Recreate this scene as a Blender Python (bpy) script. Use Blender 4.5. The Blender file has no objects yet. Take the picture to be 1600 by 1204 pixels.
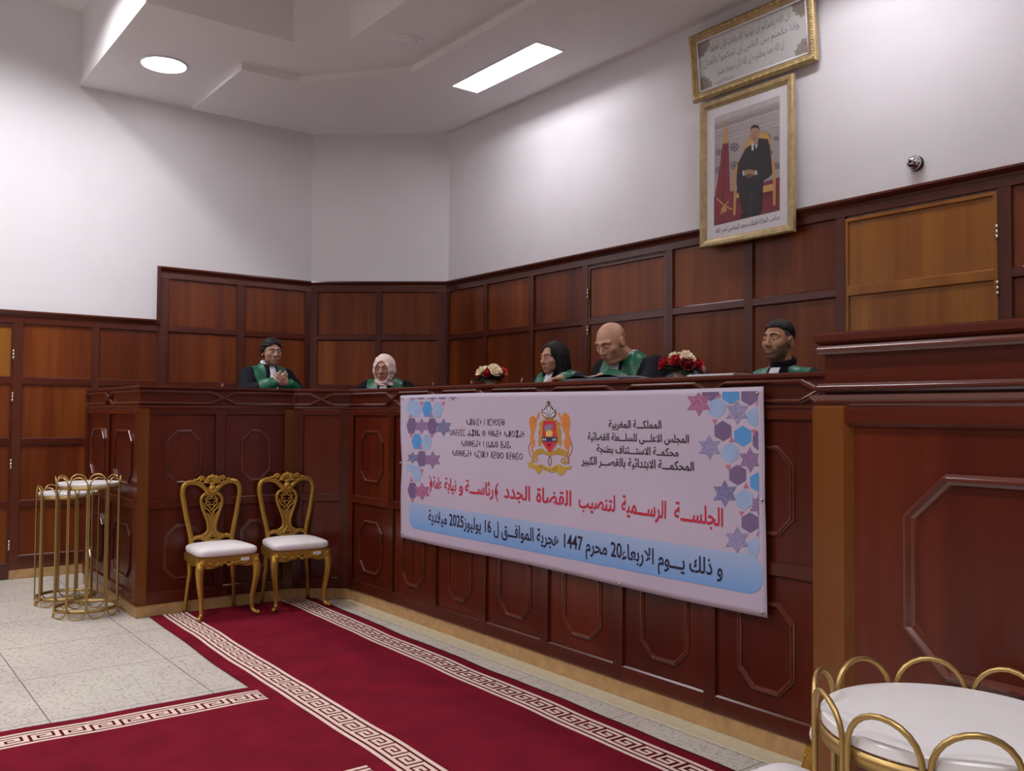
import bpy, bmesh, math, random
import numpy as np
from mathutils import Matrix, Vector

PI = math.pi
SC = bpy.context.scene
COL = SC.collection
random.seed(7)

# ------------------------------------------------------------------ camera
def make_camera():
    yaw, pitch, roll, fpx = math.radians(-52.6452), math.radians(1.8183), math.radians(-0.3718), 1409.5
    f = Vector((math.sin(yaw)*math.cos(pitch), math.cos(yaw)*math.cos(pitch), math.sin(pitch)))
    r0 = Vector((math.cos(yaw), -math.sin(yaw), 0))
    d0 = f.cross(r0)
    r = r0*math.cos(roll) + d0*math.sin(roll)
    d = -r0*math.sin(roll) + d0*math.cos(roll)
    cd = bpy.data.cameras.new('camera')
    cd.sensor_width = 36.0
    cd.lens = fpx/1600.0*36.0
    cd.clip_start = 0.05
    cam = bpy.data.objects.new('camera', cd)
    u = -d
    b = -f
    cam.matrix_world = Matrix(((r.x, u.x, b.x, 0), (r.y, u.y, b.y, 0), (r.z, u.z, b.z, 1.5), (0, 0, 0, 1)))
    COL.objects.link(cam)
    SC.camera = cam
make_camera()

# ------------------------------------------------------------------ world and exposure
SC.view_settings.view_transform = 'Standard'
SC.view_settings.look = 'None'
SC.view_settings.exposure = 0.16
SC.view_settings.gamma = 1.0
SC.cycles.use_denoising = True
SC.cycles.max_bounces = 10
SC.cycles.diffuse_bounces = 6
SC.cycles.sample_clamp_indirect = 6.0
W = bpy.data.worlds.new('world')
SC.world = W
W.use_nodes = True
W.node_tree.nodes['Background'].inputs[0].default_value = (0.6, 0.62, 0.7, 1)
W.node_tree.nodes['Background'].inputs[1].default_value = 0.02

# the hall's ceiling lamps beyond the top edge of the frame (louvred, so each has a cut-off)
def hall_lamp(x, y, z, sx, sy, watts, spread, col=(0.965, 0.96, 1.0)):
    ld = bpy.data.lights.new('hall_ceiling_lamp', 'AREA')
    ld.shape = 'RECTANGLE'
    ld.size, ld.size_y = sx, sy
    ld.energy = watts
    ld.color = col
    ld.spread = math.radians(spread)
    o = bpy.data.objects.new('hall_ceiling_lamp', ld)
    o.location = (x, y, z)
    COL.objects.link(o)
    return o
LK = 1.0
for (x, y, w, sp) in ((-7.4, 1.0, 70, 140), (-3.6, -0.2, 62, 150), (0.6, -0.2, 66, 150), (-7.0, -3.0, 80, 150),
                      (-3.6, -3.4, 80, 150), (0.6, -3.4, 80, 150)):
    hall_lamp(x, y, 5.2, 1.2, 0.3, w*LK, sp)

# ------------------------------------------------------------------ materials
def lin(c):
    return tuple(((v/255.0)/12.92 if v/255.0 <= 0.04045 else ((v/255.0+0.055)/1.055)**2.4) for v in c)
def nodes(name):
    m = bpy.data.materials.new(name)
    m.use_nodes = True
    nt = m.node_tree
    return m, nt, nt.nodes['Principled BSDF']
def N(nt, t, **kw):
    n = nt.nodes.new(t)
    for k, v in kw.items():
        setattr(n, k, v)
    return n
def plain(name, col, rough=0.5, metal=0.0, var=0.06, scale=30.0, bump=0.0, coat=0.0, emit=0.0, spec=0.5, sheen=0.0):
    m, nt, b = nodes(name)
    c = lin(col)
    tc = N(nt, 'ShaderNodeTexCoord')
    no = N(nt, 'ShaderNodeTexNoise')
    no.inputs['Scale'].default_value = scale
    no.inputs['Detail'].default_value = 4
    nt.links.new(tc.outputs['Object'], no.inputs['Vector'])
    rp = N(nt, 'ShaderNodeValToRGB')
    rp.color_ramp.elements[0].position = 0.3
    rp.color_ramp.elements[1].position = 0.7
    rp.color_ramp.elements[0].color = tuple(max(0, v*(1-var)) for v in c) + (1,)
    rp.color_ramp.elements[1].color = tuple(min(1, v*(1+var)) for v in c) + (1,)
    nt.links.new(no.outputs['Fac'], rp.inputs['Fac'])
    nt.links.new(rp.outputs['Color'], b.inputs['Base Color'])
    b.inputs['Roughness'].default_value = rough
    b.inputs['Metallic'].default_value = metal
    b.inputs['Coat Weight'].default_value = coat
    b.inputs['Specular IOR Level'].default_value = spec
    b.inputs['Sheen Weight'].default_value = sheen
    if emit > 0:
        b.inputs['Emission Color'].default_value = c + (1,)
        b.inputs['Emission Strength'].default_value = emit
    if bump > 0:
        bp = N(nt, 'ShaderNodeBump')
        bp.inputs['Strength'].default_value = bump
        bp.inputs['Distance'].default_value = 0.004
        nt.links.new(no.outputs['Fac'], bp.inputs['Height'])
        nt.links.new(bp.outputs['Normal'], b.inputs['Normal'])
    return m
def wood(name, dark, mid, light, axis='z', rough=0.32, coat=0.25, spread=0.35):
    m, nt, b = nodes(name)
    L = nt.links.new
    tc = N(nt, 'ShaderNodeTexCoord')
    oi = N(nt, 'ShaderNodeObjectInfo')
    ad = N(nt, 'ShaderNodeVectorMath', operation='MULTIPLY_ADD')
    ad.inputs[1].default_value = (1, 1, 1)
    cmb = N(nt, 'ShaderNodeCombineXYZ')
    mu = N(nt, 'ShaderNodeMath', operation='MULTIPLY')
    mu.inputs[1].default_value = 37.0
    L(oi.outputs['Random'], mu.inputs[0])
    for k in range(3):
        L(mu.outputs[0], cmb.inputs[k])
    L(tc.outputs['Object'], ad.inputs[0])
    L(cmb.outputs[0], ad.inputs[2])
    def noise(sc, scale, detail, dist=0.0):
        mp = N(nt, 'ShaderNodeMapping')
        mp.inputs['Scale'].default_value = sc
        L(ad.outputs[0], mp.inputs['Vector'])
        n = N(nt, 'ShaderNodeTexNoise')
        n.inputs['Scale'].default_value = scale
        n.inputs['Detail'].default_value = detail
        n.inputs['Distortion'].default_value = dist
        L(mp.outputs[0], n.inputs['Vector'])
        return n.outputs['Fac']
    def ax(a, bb):
        return {'z': (a, a, bb), 'x': (bb, bb, a)}[axis]
    n1 = noise(ax(1.0, 0.05), 9.0, 5.0, 0.25)
    n2 = noise(ax(1.0, 0.02), 3.2, 2.0)
    n3 = noise(ax(1.0, 0.03), 70.0, 3.0)
    s1 = N(nt, 'ShaderNodeMath', operation='MULTIPLY_ADD')
    s1.inputs[1].default_value = 0.55
    L(n1, s1.inputs[0])
    s2 = N(nt, 'ShaderNodeMath', operation='MULTIPLY')
    s2.inputs[1].default_value = 0.45
    L(n2, s2.inputs[0])
    L(s2.outputs[0], s1.inputs[2])
    s3 = N(nt, 'ShaderNodeMath', operation='MULTIPLY_ADD')
    s3.inputs[1].default_value = 0.16
    L(n3, s3.inputs[0])
    L(s1.outputs[0], s3.inputs[2])
    rv = N(nt, 'ShaderNodeMath', operation='MULTIPLY_ADD')
    rv.inputs[1].default_value = spread*0.5
    L(oi.outputs['Random'], rv.inputs[0])
    L(s3.outputs[0], rv.inputs[2])
    rp = N(nt, 'ShaderNodeValToRGB')
    e = rp.color_ramp.elements
    e[0].position = 0.38; e[0].color = lin(dark) + (1,)
    e[1].position = 0.95; e[1].color = lin(light) + (1,)
    k = e.new(0.62); k.color = lin(mid) + (1,)
    L(rv.outputs[0], rp.inputs['Fac'])
    L(rp.outputs['Color'], b.inputs['Base Color'])
    b.inputs['Roughness'].default_value = rough
    b.inputs['Coat Weight'].default_value = coat
    b.inputs['Coat Roughness'].default_value = 0.15
    b.inputs['Specular IOR Level'].default_value = 0.32
    bp = N(nt, 'ShaderNodeBump')
    bp.inputs['Strength'].default_value = 0.05
    bp.inputs['Distance'].default_value = 0.002
    L(n3, bp.inputs['Height'])
    L(bp.outputs['Normal'], b.inputs['Normal'])
    return m

M = {}
M['wall'] = plain('white_wall_paint', (236, 235, 238), 0.75, var=0.015, scale=3, spec=0.2)
M['ceil'] = plain('ceiling_paint', (232, 229, 230), 0.85, var=0.015, scale=3, spec=0.15)
M['panel'] = wood('mahogany_panel', (64, 25, 11), (98, 42, 16), (136, 71, 27), 'z', 0.32, coat=0.10)
M['frame'] = wood('mahogany_frame', (58, 25, 18), (80, 36, 25), (100, 50, 33), 'z', 0.32, spread=0.15)
M['rail'] = wood('mahogany_rail', (60, 25, 17), (84, 37, 24), (104, 52, 32), 'x', 0.22, coat=0.5, spread=0.15)
M['doorwood'] = wood('lit_golden_door_wood', (104, 58, 20), (136, 82, 28), (166, 112, 42), 'z', 0.30, spread=0.25)  # golden tone mostly puts the light and sheen on the doors into their colour
M['bpanel'] = wood('bench_panel_veneer', (55, 15, 8), (75, 23, 11), (98, 38, 18), 'z', 0.28, coat=0.12)
M['bframe'] = wood('bench_frame_wood', (54, 17, 9), (74, 26, 13), (94, 40, 20), 'z', 0.28, spread=0.15)
M['brail'] = wood('bench_rail_wood', (58, 19, 10), (78, 28, 14), (100, 43, 22), 'x', 0.26, spread=0.15)
M['mould'] = wood('polished_moulding', (76, 32, 24), (96, 46, 34), (116, 62, 44), 'x', 0.18, coat=0.8, spread=0.1)
M['post'] = wood('light_corner_post', (84, 46, 15), (102, 56, 18), (120, 70, 26), 'z', 0.30, spread=0.1)
M['gold'] = plain('gold_paint', (176, 136, 58), 0.38, 0.7, var=0.12, scale=14, bump=0.1)
M['goldwire'] = plain('satin_gold_tube', (178, 148, 92), 0.38, 0.8, var=0.06, scale=10)
M['goldbead'] = plain('gold_bead_highlight', (212, 186, 130), 0.35, 0.4, var=0.1)  # lighter gold paints the highlight on the carved frame beads
M['goldframe'] = plain('aged_gold_leaf', (174, 152, 108), 0.45, 0.25, var=0.2, scale=22, bump=0.4)
M['cushion'] = plain('white_satin_upholstery', (226, 220, 220), 0.55, var=0.04, scale=9)
M['marble'] = plain('white_table_top', (226, 222, 222), 0.35, var=0.02, scale=6, coat=0.2)
M['rug'] = plain('crimson_pile', (106, 14, 33), 0.95, var=0.18, scale=4.5, bump=0.3, spec=0.1)
M['rugdark'] = plain('dark_red_pile', (86, 14, 28), 0.95, var=0.12, scale=30, spec=0.1)
M['rugcream'] = plain('cream_pile', (214, 190, 176), 0.95, var=0.10, scale=50, spec=0.1)
M['plinth'] = plain('beige_stone_plinth', (176, 138, 92), 0.4, var=0.16, scale=16)
M['strip'] = plain('pale_stone_strip', (196, 184, 156), 0.45, var=0.08, scale=24)
M['chrome'] = plain('chrome', (200, 200, 205), 0.12, 1.0, var=0.02)
M['steel'] = plain('brushed_hinge_steel', (200, 190, 175), 0.3, 0.9, var=0.05)
M['blackp'] = plain('black_plastic', (24, 24, 26), 0.4)
M['white'] = plain('white_paper', (232, 230, 234), 0.7, var=0.02)
M['lamp'] = plain('lamp_glow', (255, 252, 255), 0.5, emit=30.0)
M['tube'] = plain('fluorescent_tube', (255, 250, 255), 0.5, emit=42.0)
M['reflector'] = plain('white_reflector', (235, 235, 238), 0.35, var=0.01)
M['grey'] = plain('grey_leather', (86, 88, 98), 0.5, var=0.08)
M['bluegrey'] = plain('blue_grey_upholstery', (88, 96, 122), 0.7, var=0.08)
M['robe'] = plain('black_robe_cloth', (17, 17, 26), 0.8, var=0.15, scale=12, spec=0.15)
M['green'] = plain('green_satin', (18, 92, 62), 0.42, var=0.22, scale=16, spec=0.4)
M['linen'] = plain('white_linen', (222, 220, 232), 0.75, var=0.03)
M['scarf'] = plain('cream_pink_scarf', (226, 198, 190), 0.75, var=0.05, scale=14)
M['hair'] = plain('black_hair', (20, 17, 19), 0.6, var=0.3, scale=90, bump=0.6, spec=0.25)
M['lips'] = plain('lips', (150, 88, 80), 0.5)
M['eyew'] = plain('eye_white', (205, 198, 192), 0.3)
M['eyed'] = plain('dark_iris', (34, 22, 18), 0.2)
M['leaf'] = plain('dark_leaf', (38, 58, 32), 0.5, var=0.3, scale=25)
M['rosered'] = plain('red_rose', (176, 24, 34), 0.6, var=0.15, scale=20)
M['rosedark'] = plain('dark_red_rose', (122, 14, 26), 0.6, var=0.15, scale=20)
M['rosecoral'] = plain('coral_rose', (214, 74, 62), 0.6, var=0.12, scale=20)
M['rosecream'] = plain('cream_rose', (244, 232, 206), 0.6, var=0.08, scale=20)
M['glassy'] = plain('clear_vase', (206, 186, 158), 0.15, var=0.1, coat=0.5)
M['podium'] = plain('podium_carpet', (92, 40, 36), 0.9)
def skin(name, c):
    m = plain(name, c, 0.5, var=0.07, scale=22)
    b = m.node_tree.nodes['Principled BSDF']
    b.inputs['Subsurface Weight'].default_value = 0.08
    b.inputs['Subsurface Radius'].default_value = (0.02, 0.008, 0.004)
    return m

def floor_material():
    m, nt, b = nodes('terrazzo_tiles')
    L = nt.links.new
    tc = N(nt, 'ShaderNodeTexCoord')
    sp = N(nt, 'ShaderNodeSeparateXYZ')
    L(tc.outputs['Object'], sp.inputs[0])
    def joint(out, off, step):
        a = N(nt, 'ShaderNodeMath', operation='ADD'); a.inputs[1].default_value = off
        L(out, a.inputs[0])
        d = N(nt, 'ShaderNodeMath', operation='DIVIDE'); d.inputs[1].default_value = step
        L(a.outputs[0], d.inputs[0])
        f = N(nt, 'ShaderNodeMath', operation='FRACT')
        L(d.outputs[0], f.inputs[0])
        c = N(nt, 'ShaderNodeMath', operation='LESS_THAN'); c.inputs[1].default_value = 0.006/step
        L(f.outputs[0], c.inputs[0])
        return c.outputs[0]
    jx = joint(sp.outputs['X'], 4.884+80*0.8, 0.8)
    jy = joint(sp.outputs['Y'], -0.906+80*0.788, 0.788)
    mx = N(nt, 'ShaderNodeMath', operation='MAXIMUM')
    L(jx, mx.inputs[0]); L(jy, mx.inputs[1])
    v = N(nt, 'ShaderNodeTexVoronoi')
    v.inputs['Scale'].default_value = 85
    L(tc.outputs['Object'], v.inputs['Vector'])
    r1 = N(nt, 'ShaderNodeValToRGB')
    e = r1.color_ramp.elements
    e[0].position = 0.0; e[0].color = lin((160, 153, 144)) + (1,)
    e[1].position = 0.55; e[1].color = lin((202, 195, 184)) + (1,)
    k = e.new(0.22); k.color = lin((190, 183, 173)) + (1,)
    sep = N(nt, 'ShaderNodeSeparateColor')
    L(v.outputs['Color'], sep.inputs[0])
    L(sep.outputs[0], r1.inputs['Fac'])
    no = N(nt, 'ShaderNodeTexNoise')
    no.inputs['Scale'].default_value = 1.6
    L(tc.outputs['Object'], no.inputs['Vector'])
    r2 = N(nt, 'ShaderNodeValToRGB')
    r2.color_ramp.elements[0].position = 0.3; r2.color_ramp.elements[0].color = (0.9, 0.88, 0.9, 1)
    r2.color_ramp.elements[1].position = 0.7; r2.color_ramp.elements[1].color = (1, 1, 0.97, 1)
    L(no.outputs['Fac'], r2.inputs['Fac'])
    mm = N(nt, 'ShaderNodeMix', data_type='RGBA', blend_type='MULTIPLY')
    mm.inputs['Factor'].default_value = 1.0
    L(r1.outputs['Color'], mm.inputs['A']); L(r2.outputs['Color'], mm.inputs['B'])
    m2 = N(nt, 'ShaderNodeMix', data_type='RGBA')
    L(mx.outputs[0], m2.inputs['Factor'])
    L(mm.outputs['Result'], m2.inputs['A'])
    m2.inputs['B'].default_value = lin((112, 106, 100)) + (1,)
    L(m2.outputs['Result'], b.inputs['Base Color'])
    b.inputs['Roughness'].default_value = 0.42
    return m
M['floor'] = floor_material()

# ------------------------------------------------------------------ mesh builder
class MB:
    def __init__(s):
        s.v, s.f, s.m, s.s = [], [], [], []
    def add(s, vs, fs, mat=0, smooth=False):
        o = len(s.v)
        s.v.extend([tuple(p) for p in vs])
        for f in fs:
            s.f.append([i+o for i in f]); s.m.append(mat); s.s.append(smooth)
    def box(s, x0, x1, y0, y1, z0, z1, c=0.0, mat=0, T=None):
        if x1 < x0: x0, x1 = x1, x0
        if y1 < y0: y0, y1 = y1, y0
        if z1 < z0: z0, z1 = z1, z0
        c = min(c, (x1-x0)*0.45, (y1-y0)*0.45, (z1-z0)*0.45)
        vs, fs = [], []
        if c <= 0:
            vs = [(x, y, z) for x in (x0, x1) for y in (y0, y1) for z in (z0, z1)]
            fs = [(0, 1, 3, 2), (4, 6, 7, 5), (0, 4, 5, 1), (2, 3, 7, 6), (0, 2, 6, 4), (1, 5, 7, 3)]
        else:
            X, Y, Z = (x0, x1), (y0, y1), (z0, z1)
            idx = {}
            for i in (0, 1):
                for j in (0, 1):
                    for k in (0, 1):
                        sx, sy, sz = (1-2*i)*c, (1-2*j)*c, (1-2*k)*c
                        for a, p in enumerate(((X[i], Y[j]+sy, Z[k]+sz), (X[i]+sx, Y[j], Z[k]+sz), (X[i]+sx, Y[j]+sy, Z[k]))):
                            idx[(i, j, k, a)] = len(vs); vs.append(p)
            for i in (0, 1):
                fs.append([idx[(i, j, k, 0)] for j, k in ((0, 0), (0, 1), (1, 1), (1, 0))])
                fs.append([idx[(j, i, k, 1)] for j, k in ((0, 0), (0, 1), (1, 1), (1, 0))])
                fs.append([idx[(j, k, i, 2)] for j, k in ((0, 0), (0, 1), (1, 1), (1, 0))])
            for i in (0, 1):
                for j in (0, 1):
                    fs.append([idx[(i, j, 0, 0)], idx[(i, j, 1, 0)], idx[(i, j, 1, 1)], idx[(i, j, 0, 1)]])
                    fs.append([idx[(i, 0, j, 0)], idx[(i, 1, j, 0)], idx[(i, 1, j, 2)], idx[(i, 0, j, 2)]])
                    fs.append([idx[(0, i, j, 1)], idx[(1, i, j, 1)], idx[(1, i, j, 2)], idx[(0, i, j, 2)]])
            for i in (0, 1):
                for j in (0, 1):
                    for k in (0, 1):
                        fs.append([idx[(i, j, k, a)] for a in range(3)])
        if T is not None:
            vs = [T @ Vector(p) for p in vs]
        s.add(vs, fs, mat)
    def tube(s, pts, r, n=8, closed=False, mat=0, flat=1.0, up=None, caps=True):
        P = [Vector(p) for p in pts]
        R = r if isinstance(r, (list, tuple)) else [r]*len(P)
        m = len(P)
        tg = []
        for i in range(m):
            a = P[(i-1) % m] if (closed or i > 0) else P[i]
            b = P[(i+1) % m] if (closed or i < m-1) else P[i]
            t = (b-a)
            tg.append(t.normalized() if t.length > 1e-9 else Vector((0, 0, 1)))
        u = Vector(up) if up is not None else (Vector((0, 0, 1)) if abs(tg[0].z) < 0.9 else Vector((0, 1, 0)))
        vs, fs = [], []
        for i in range(m):
            if up is not None: u = Vector(up)
            u = u - tg[i]*u.dot(tg[i])
            if u.length < 1e-6: u = tg[i].orthogonal()
            u.normalize()
            w = tg[i].cross(u)
            for k in range(n):
                a = 2*PI*k/n
                vs.append(P[i] + w*(R[i]*math.cos(a)) + u*(R[i]*flat*math.sin(a)))
        for i in range(m if closed else m-1):
            for k in range(n):
                a, b = i*n+k, i*n+(k+1) % n
                c, d = ((i+1) % m)*n+(k+1) % n, ((i+1) % m)*n+k
                fs.append((a, b, c, d))
        if caps and not closed:
            fs.append(list(range(n))[::-1]); fs.append([(m-1)*n+k for k in range(n)])
        s.add(vs, fs, mat, True)
    def lathe(s, prof, n=24, c=(0, 0, 0), mat=0, sx=1.0, sy=1.0, T=None):
        vs, fs = [], []
        for r, z in prof:
            for k in range(n):
                a = 2*PI*k/n
                vs.append(Vector((c[0]+r*sx*math.cos(a), c[1]+r*sy*math.sin(a), c[2]+z)))
        for i in range(len(prof)-1):
            for k in range(n):
                fs.append((i*n+k, i*n+(k+1) % n, (i+1)*n+(k+1) % n, (i+1)*n+k))
        fs.append([k for k in range(n)][::-1]); fs.append([(len(prof)-1)*n+k for k in range(n)])
        if T is not None: vs = [T @ p for p in vs]
        s.add(vs, fs, mat, True)
    def ball(s, c, r, n=10, mat=0, sc=(1, 1, 1), T=None):
        pr = [(math.sin(PI*i/n)*1.0+1e-5, -math.cos(PI*i/n)) for i in range(n+1)]
        m = 2*n
        vs = [Vector((c[0]+r*sc[0]*q*math.cos(2*PI*k/m), c[1]+r*sc[1]*q*math.sin(2*PI*k/m), c[2]+r*sc[2]*z)) for q, z in pr for k in range(m)]
        if T is not None: vs = [T @ p for p in vs]
        fs = [(i*m+k, i*m+(k+1) % m, (i+1)*m+(k+1) % m, (i+1)*m+k) for i in range(n) for k in range(m)]
        s.add(vs, fs, mat, True)
    def grid(s, fn, nu, nv, mat=0, smooth=True, matfn=None):
        vs = [fn(i/nu, j/nv) for j in range(nv+1) for i in range(nu+1)]
        o = len(s.v)
        s.v.extend([tuple(p) for p in vs])
        for j in range(nv):
            for i in range(nu):
                a = j*(nu+1)+i
                s.f.append([o+a, o+a+1, o+a+nu+2, o+a+nu+1]); s.m.append(matfn(i, j) if matfn else mat); s.s.append(smooth)
    def prism(s, pts, fn0, fn1, mat=0):
        """closed 2-D outline pts; fn0 / fn1 map (u,v) to the two faces"""
        n = len(pts)
        vs = [fn0(*p) for p in pts] + [fn1(*p) for p in pts]
        fs = [list(range(n)), list(range(n, 2*n))[::-1]] + [(i, i+n, (i+1) % n+n, (i+1) % n) for i in range(n)]
        s.add(vs, fs, mat)
    def build(s, name, mats, parent=None, world=False, fix=True, smooth_angle=None):
        me = bpy.data.meshes.new(name)
        off = Vector((0, 0, 0))
        if parent is not None and world:
            p = parent
            while p is not None:
                off += p.location; p = p.parent
        me.from_pydata([tuple(Vector(v)-off) for v in s.v], [], s.f)
        ms = mats if isinstance(mats, (list, tuple)) else [mats]
        for m in ms: me.materials.append(m)
        me.polygons.foreach_set('material_index', s.m)
        me.polygons.foreach_set('use_smooth', s.s)
        me.update()
        if fix:
            bm = bmesh.new(); bm.from_mesh(me)
            bmesh.ops.recalc_face_normals(bm, faces=bm.faces[:])
            bm.to_mesh(me); bm.free()
        o = bpy.data.objects.new(name, me)
        COL.objects.link(o)
        if parent is not None: o.parent = parent
        return o

def tag(o, label=None, cat=None, group=None, kind=None):
    if label: o['label'] = label
    if cat: o['category'] = cat
    if group: o['group'] = group
    if kind: o['kind'] = kind
    return o
def empty(name, loc=(0, 0, 0), rz=0.0):
    o = bpy.data.objects.new(name, None)
    o.empty_display_size = 0.1
    o.location = loc; o.rotation_euler = (0, 0, rz)
    COL.objects.link(o)
    return o
def copy_tree(o, parent=None):
    c = o.copy(); COL.objects.link(c)
    if parent is not None: c.parent = parent
    for ch in o.children: copy_tree(ch, c)
    return c

# an outline on the plan: s runs along it, 'out' is the offset towards the room
class Outline:
    def __init__(self, pts):
        self.p = [Vector((x, y)) for x, y in pts]
        self.L = [0.0]
        self.n = []
        for a, b in zip(self.p, self.p[1:]):
            d = b-a
            self.L.append(self.L[-1]+d.length)
            d.normalize()
            self.n.append(Vector((d.y, -d.x)))
    def nrm(self, i):
        if i == 0: return self.n[0]
        if i == len(self.p)-1: return self.n[-1]
        a, b = self.n[i-1], self.n[i]
        h = (a+b)
        return h/(1.0+a.dot(b))
    def at(self, s, out, z):
        k = 0
        while k < len(self.n)-1 and s > self.L[k+1]+1e-6: k += 1
        t = (s-self.L[k])/(self.L[k+1]-self.L[k])
        a = self.p[k]+self.nrm(k)*out
        b = self.p[k+1]+self.nrm(k+1)*out
        q = a+(b-a)*t
        return Vector((q.x, q.y, z))
    def cuts(self, s0, s1):
        return [s0]+[l for l in self.L if s0+1e-4 < l < s1-1e-4]+[s1]
def strip(mb, ol, s0, s1, prof, mat=0):
    """extrude a closed (out,z) profile along the outline between s0 and s1"""
    c = ol.cuts(s0, s1)
    n = len(prof)
    vs = [ol.at(s, o, z) for s in c for o, z in prof]
    fs = [(i*n+k, i*n+(k+1) % n, (i+1)*n+(k+1) % n, (i+1)*n+k) for i in range(len(c)-1) for k in range(n)]
    fs += [list(range(n)), [(len(c)-1)*n+k for k in range(n)]]
    mb.add(vs, fs, mat)
def rect(o0, o1, z0, z1, c=0.004):
    return [(o0, z0), (o1-c, z0), (o1, z0+c), (o1, z1-c), (o1-c, z1), (o0, z1)]
def moulding(mb, ol, pts, out0, w=0.024, h=0.02, mat=0):
    """closed half-round moulding following a loop of (s,z) points lying on the outline's face"""
    prof = [(-w/2, 0.0), (-w/2, h*0.45), (-w*0.22, h*0.55), (-w*0.12, h), (w*0.12, h), (w*0.22, h*0.55), (w/2, h*0.45), (w/2, 0.0)]
    P = []
    for i in range(len(pts)):
        a, b = Vector(pts[i]), Vector(pts[(i+1) % len(pts)])
        s0, s1 = a.x, b.x
        P.append(a)
        if abs(s1-s0) > 1e-6:
            cs = [l for l in ol.L if min(s0, s1)+1e-3 < l < max(s0, s1)-1e-3]
            if s1 < s0: cs = cs[::-1]
            for l in cs: P.append(a+(b-a)*((l-s0)/(s1-s0)))
    n, m = len(P), len(prof)
    vs = []
    for i in range(n):
        d0 = (P[i]-P[i-1]).normalized(); d1 = (P[(i+1) % n]-P[i]).normalized()
        n0, n1 = Vector((-d0.y, d0.x)), Vector((-d1.y, d1.x))
        mi = (n0+n1)/(1.0+n0.dot(n1)) if n0.dot(n1) > -0.95 else n0
        for u, h_ in prof:
            q = P[i]+mi*u
            vs.append(ol.at(q.x, out0+h_, q.y))
    fs = [(i*m+k, i*m+(k+1) % m, ((i+1) % n)*m+(k+1) % m, ((i+1) % n)*m+k) for i in range(n) for k in range(m-1)]
    mb.add(vs, fs, mat)
def octagon(sa, sb, za, zb, c):
    return [(sa+c, za), (sb-c, za), (sb, za+c), (sb, zb-c), (sb-c, zb), (sa+c, zb), (sa, zb-c), (sa, za+c)]
# ================================================================== the room
WO = Outline([(-9.15, -8.0), (-9.15, 4.21), (-8.183, 5.368), (5.0, 5.368)])
XL, YB = -9.15, 5.368
def poly_obj(name, polys, mat, kind='structure'):
    mb = MB()
    for p in polys: mb.add(p, [list(range(len(p)))])
    o = mb.build(name, mat, fix=False)
    return tag(o, kind=kind)
def slab(name, pts, z0, z1, mat, holes=()):
    """horizontal slab with rectangular holes (x0,x1,y0,y1)"""
    bm = bmesh.new()
    def loop(pp):
        v = [bm.verts.new((x, y, z0)) for x, y in pp]
        for a, b in zip(v, v[1:]+v[:1]): bm.edges.new((a, b))
    loop(pts)
    for x0, x1, y0, y1 in holes: loop([(x0, y0), (x1, y0), (x1, y1), (x0, y1)])
    bmesh.ops.triangle_fill(bm, use_beauty=True, edges=bm.edges[:])
    r = bmesh.ops.extrude_face_region(bm, geom=bm.faces[:])
    for e in r['geom']:
        if isinstance(e, bmesh.types.BMVert): e.co.z = z1
    bmesh.ops.recalc_face_normals(bm, faces=bm.faces[:])
    me = bpy.data.meshes.new(name); bm.to_mesh(me); bm.free()
    me.materials.append(mat)
    o = bpy.data.objects.new(name, me); COL.objects.link(o)
    return tag(o, kind='structure')

slab('floor', [(-9.3, -8.0), (5.0, -8.0), (5.0, 5.6), (-9.3, 5.6)], -0.1, 0.0, M['floor'])
ZT = 5.25
def wall(name, x0, y0, x1, y1, z0=0.0, z1=ZT, th=0.12):
    d = Vector((x1-x0, y1-y0)).normalized(); nrm = Vector((d.y, -d.x))*-th
    mb = MB()
    q = [(x0, y0), (x1, y1), (x1+nrm.x, y1+nrm.y), (x0+nrm.x, y0+nrm.y)]
    vs = [(x, y, z0) for x, y in q]+[(x, y, z1) for x, y in q]
    mb.add(vs, [(0, 1, 2, 3), (4, 7, 6, 5), (0, 4, 5, 1), (1, 5, 6, 2), (2, 6, 7, 3), (3, 7, 4, 0)])
    return tag(mb.build(name, M['wall']), kind='structure')
wall('wall_left', -9.15, -8.0, -9.15, 4.21)
wall('wall_corner', -9.15, 4.21, -8.183, 5.368)
wall('wall_back', -8.183, 5.368, 5.0, 5.368)
wall('wall_right', 5.0, 5.368, 5.0, -8.0)
wall('wall_front', 5.0, -8.0, -9.15, -8.0)
slab('ceiling', [(-9.15, -8.0), (5.0, -8.0), (5.0, 5.368), (-8.183, 5.368), (-9.15, 4.21)], ZT, ZT+0.1, M['ceil'])
FX = [(-6.83, -5.60), (-3.55, -2.32), (-0.27, 0.96)]
FY = (4.50, 4.785)
holes = [(a, b, FY[0], FY[1]) for a, b in FX]
SOF = [(-9.15, 1.843), (-6.95, 1.843), (-6.955, 3.012), (-6.617, 3.36), (5.0, 3.38), (5.0, 5.368), (-8.183, 5.368), (-9.15, 4.21)]
slab('ceiling_soffit', SOF, 4.556, ZT, M['ceil'], holes)
PAN = [(-8.97, 2.84), (-7.65, 2.84), (-7.63, 3.36), (-6.79, 4.05), (5.0, 4.07), (5.0, 5.19), (-8.085, 5.19), (-8.97, 4.13)]
slab('ceiling_panel', PAN, 4.498, 4.556, M['ceil'], holes)

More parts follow.
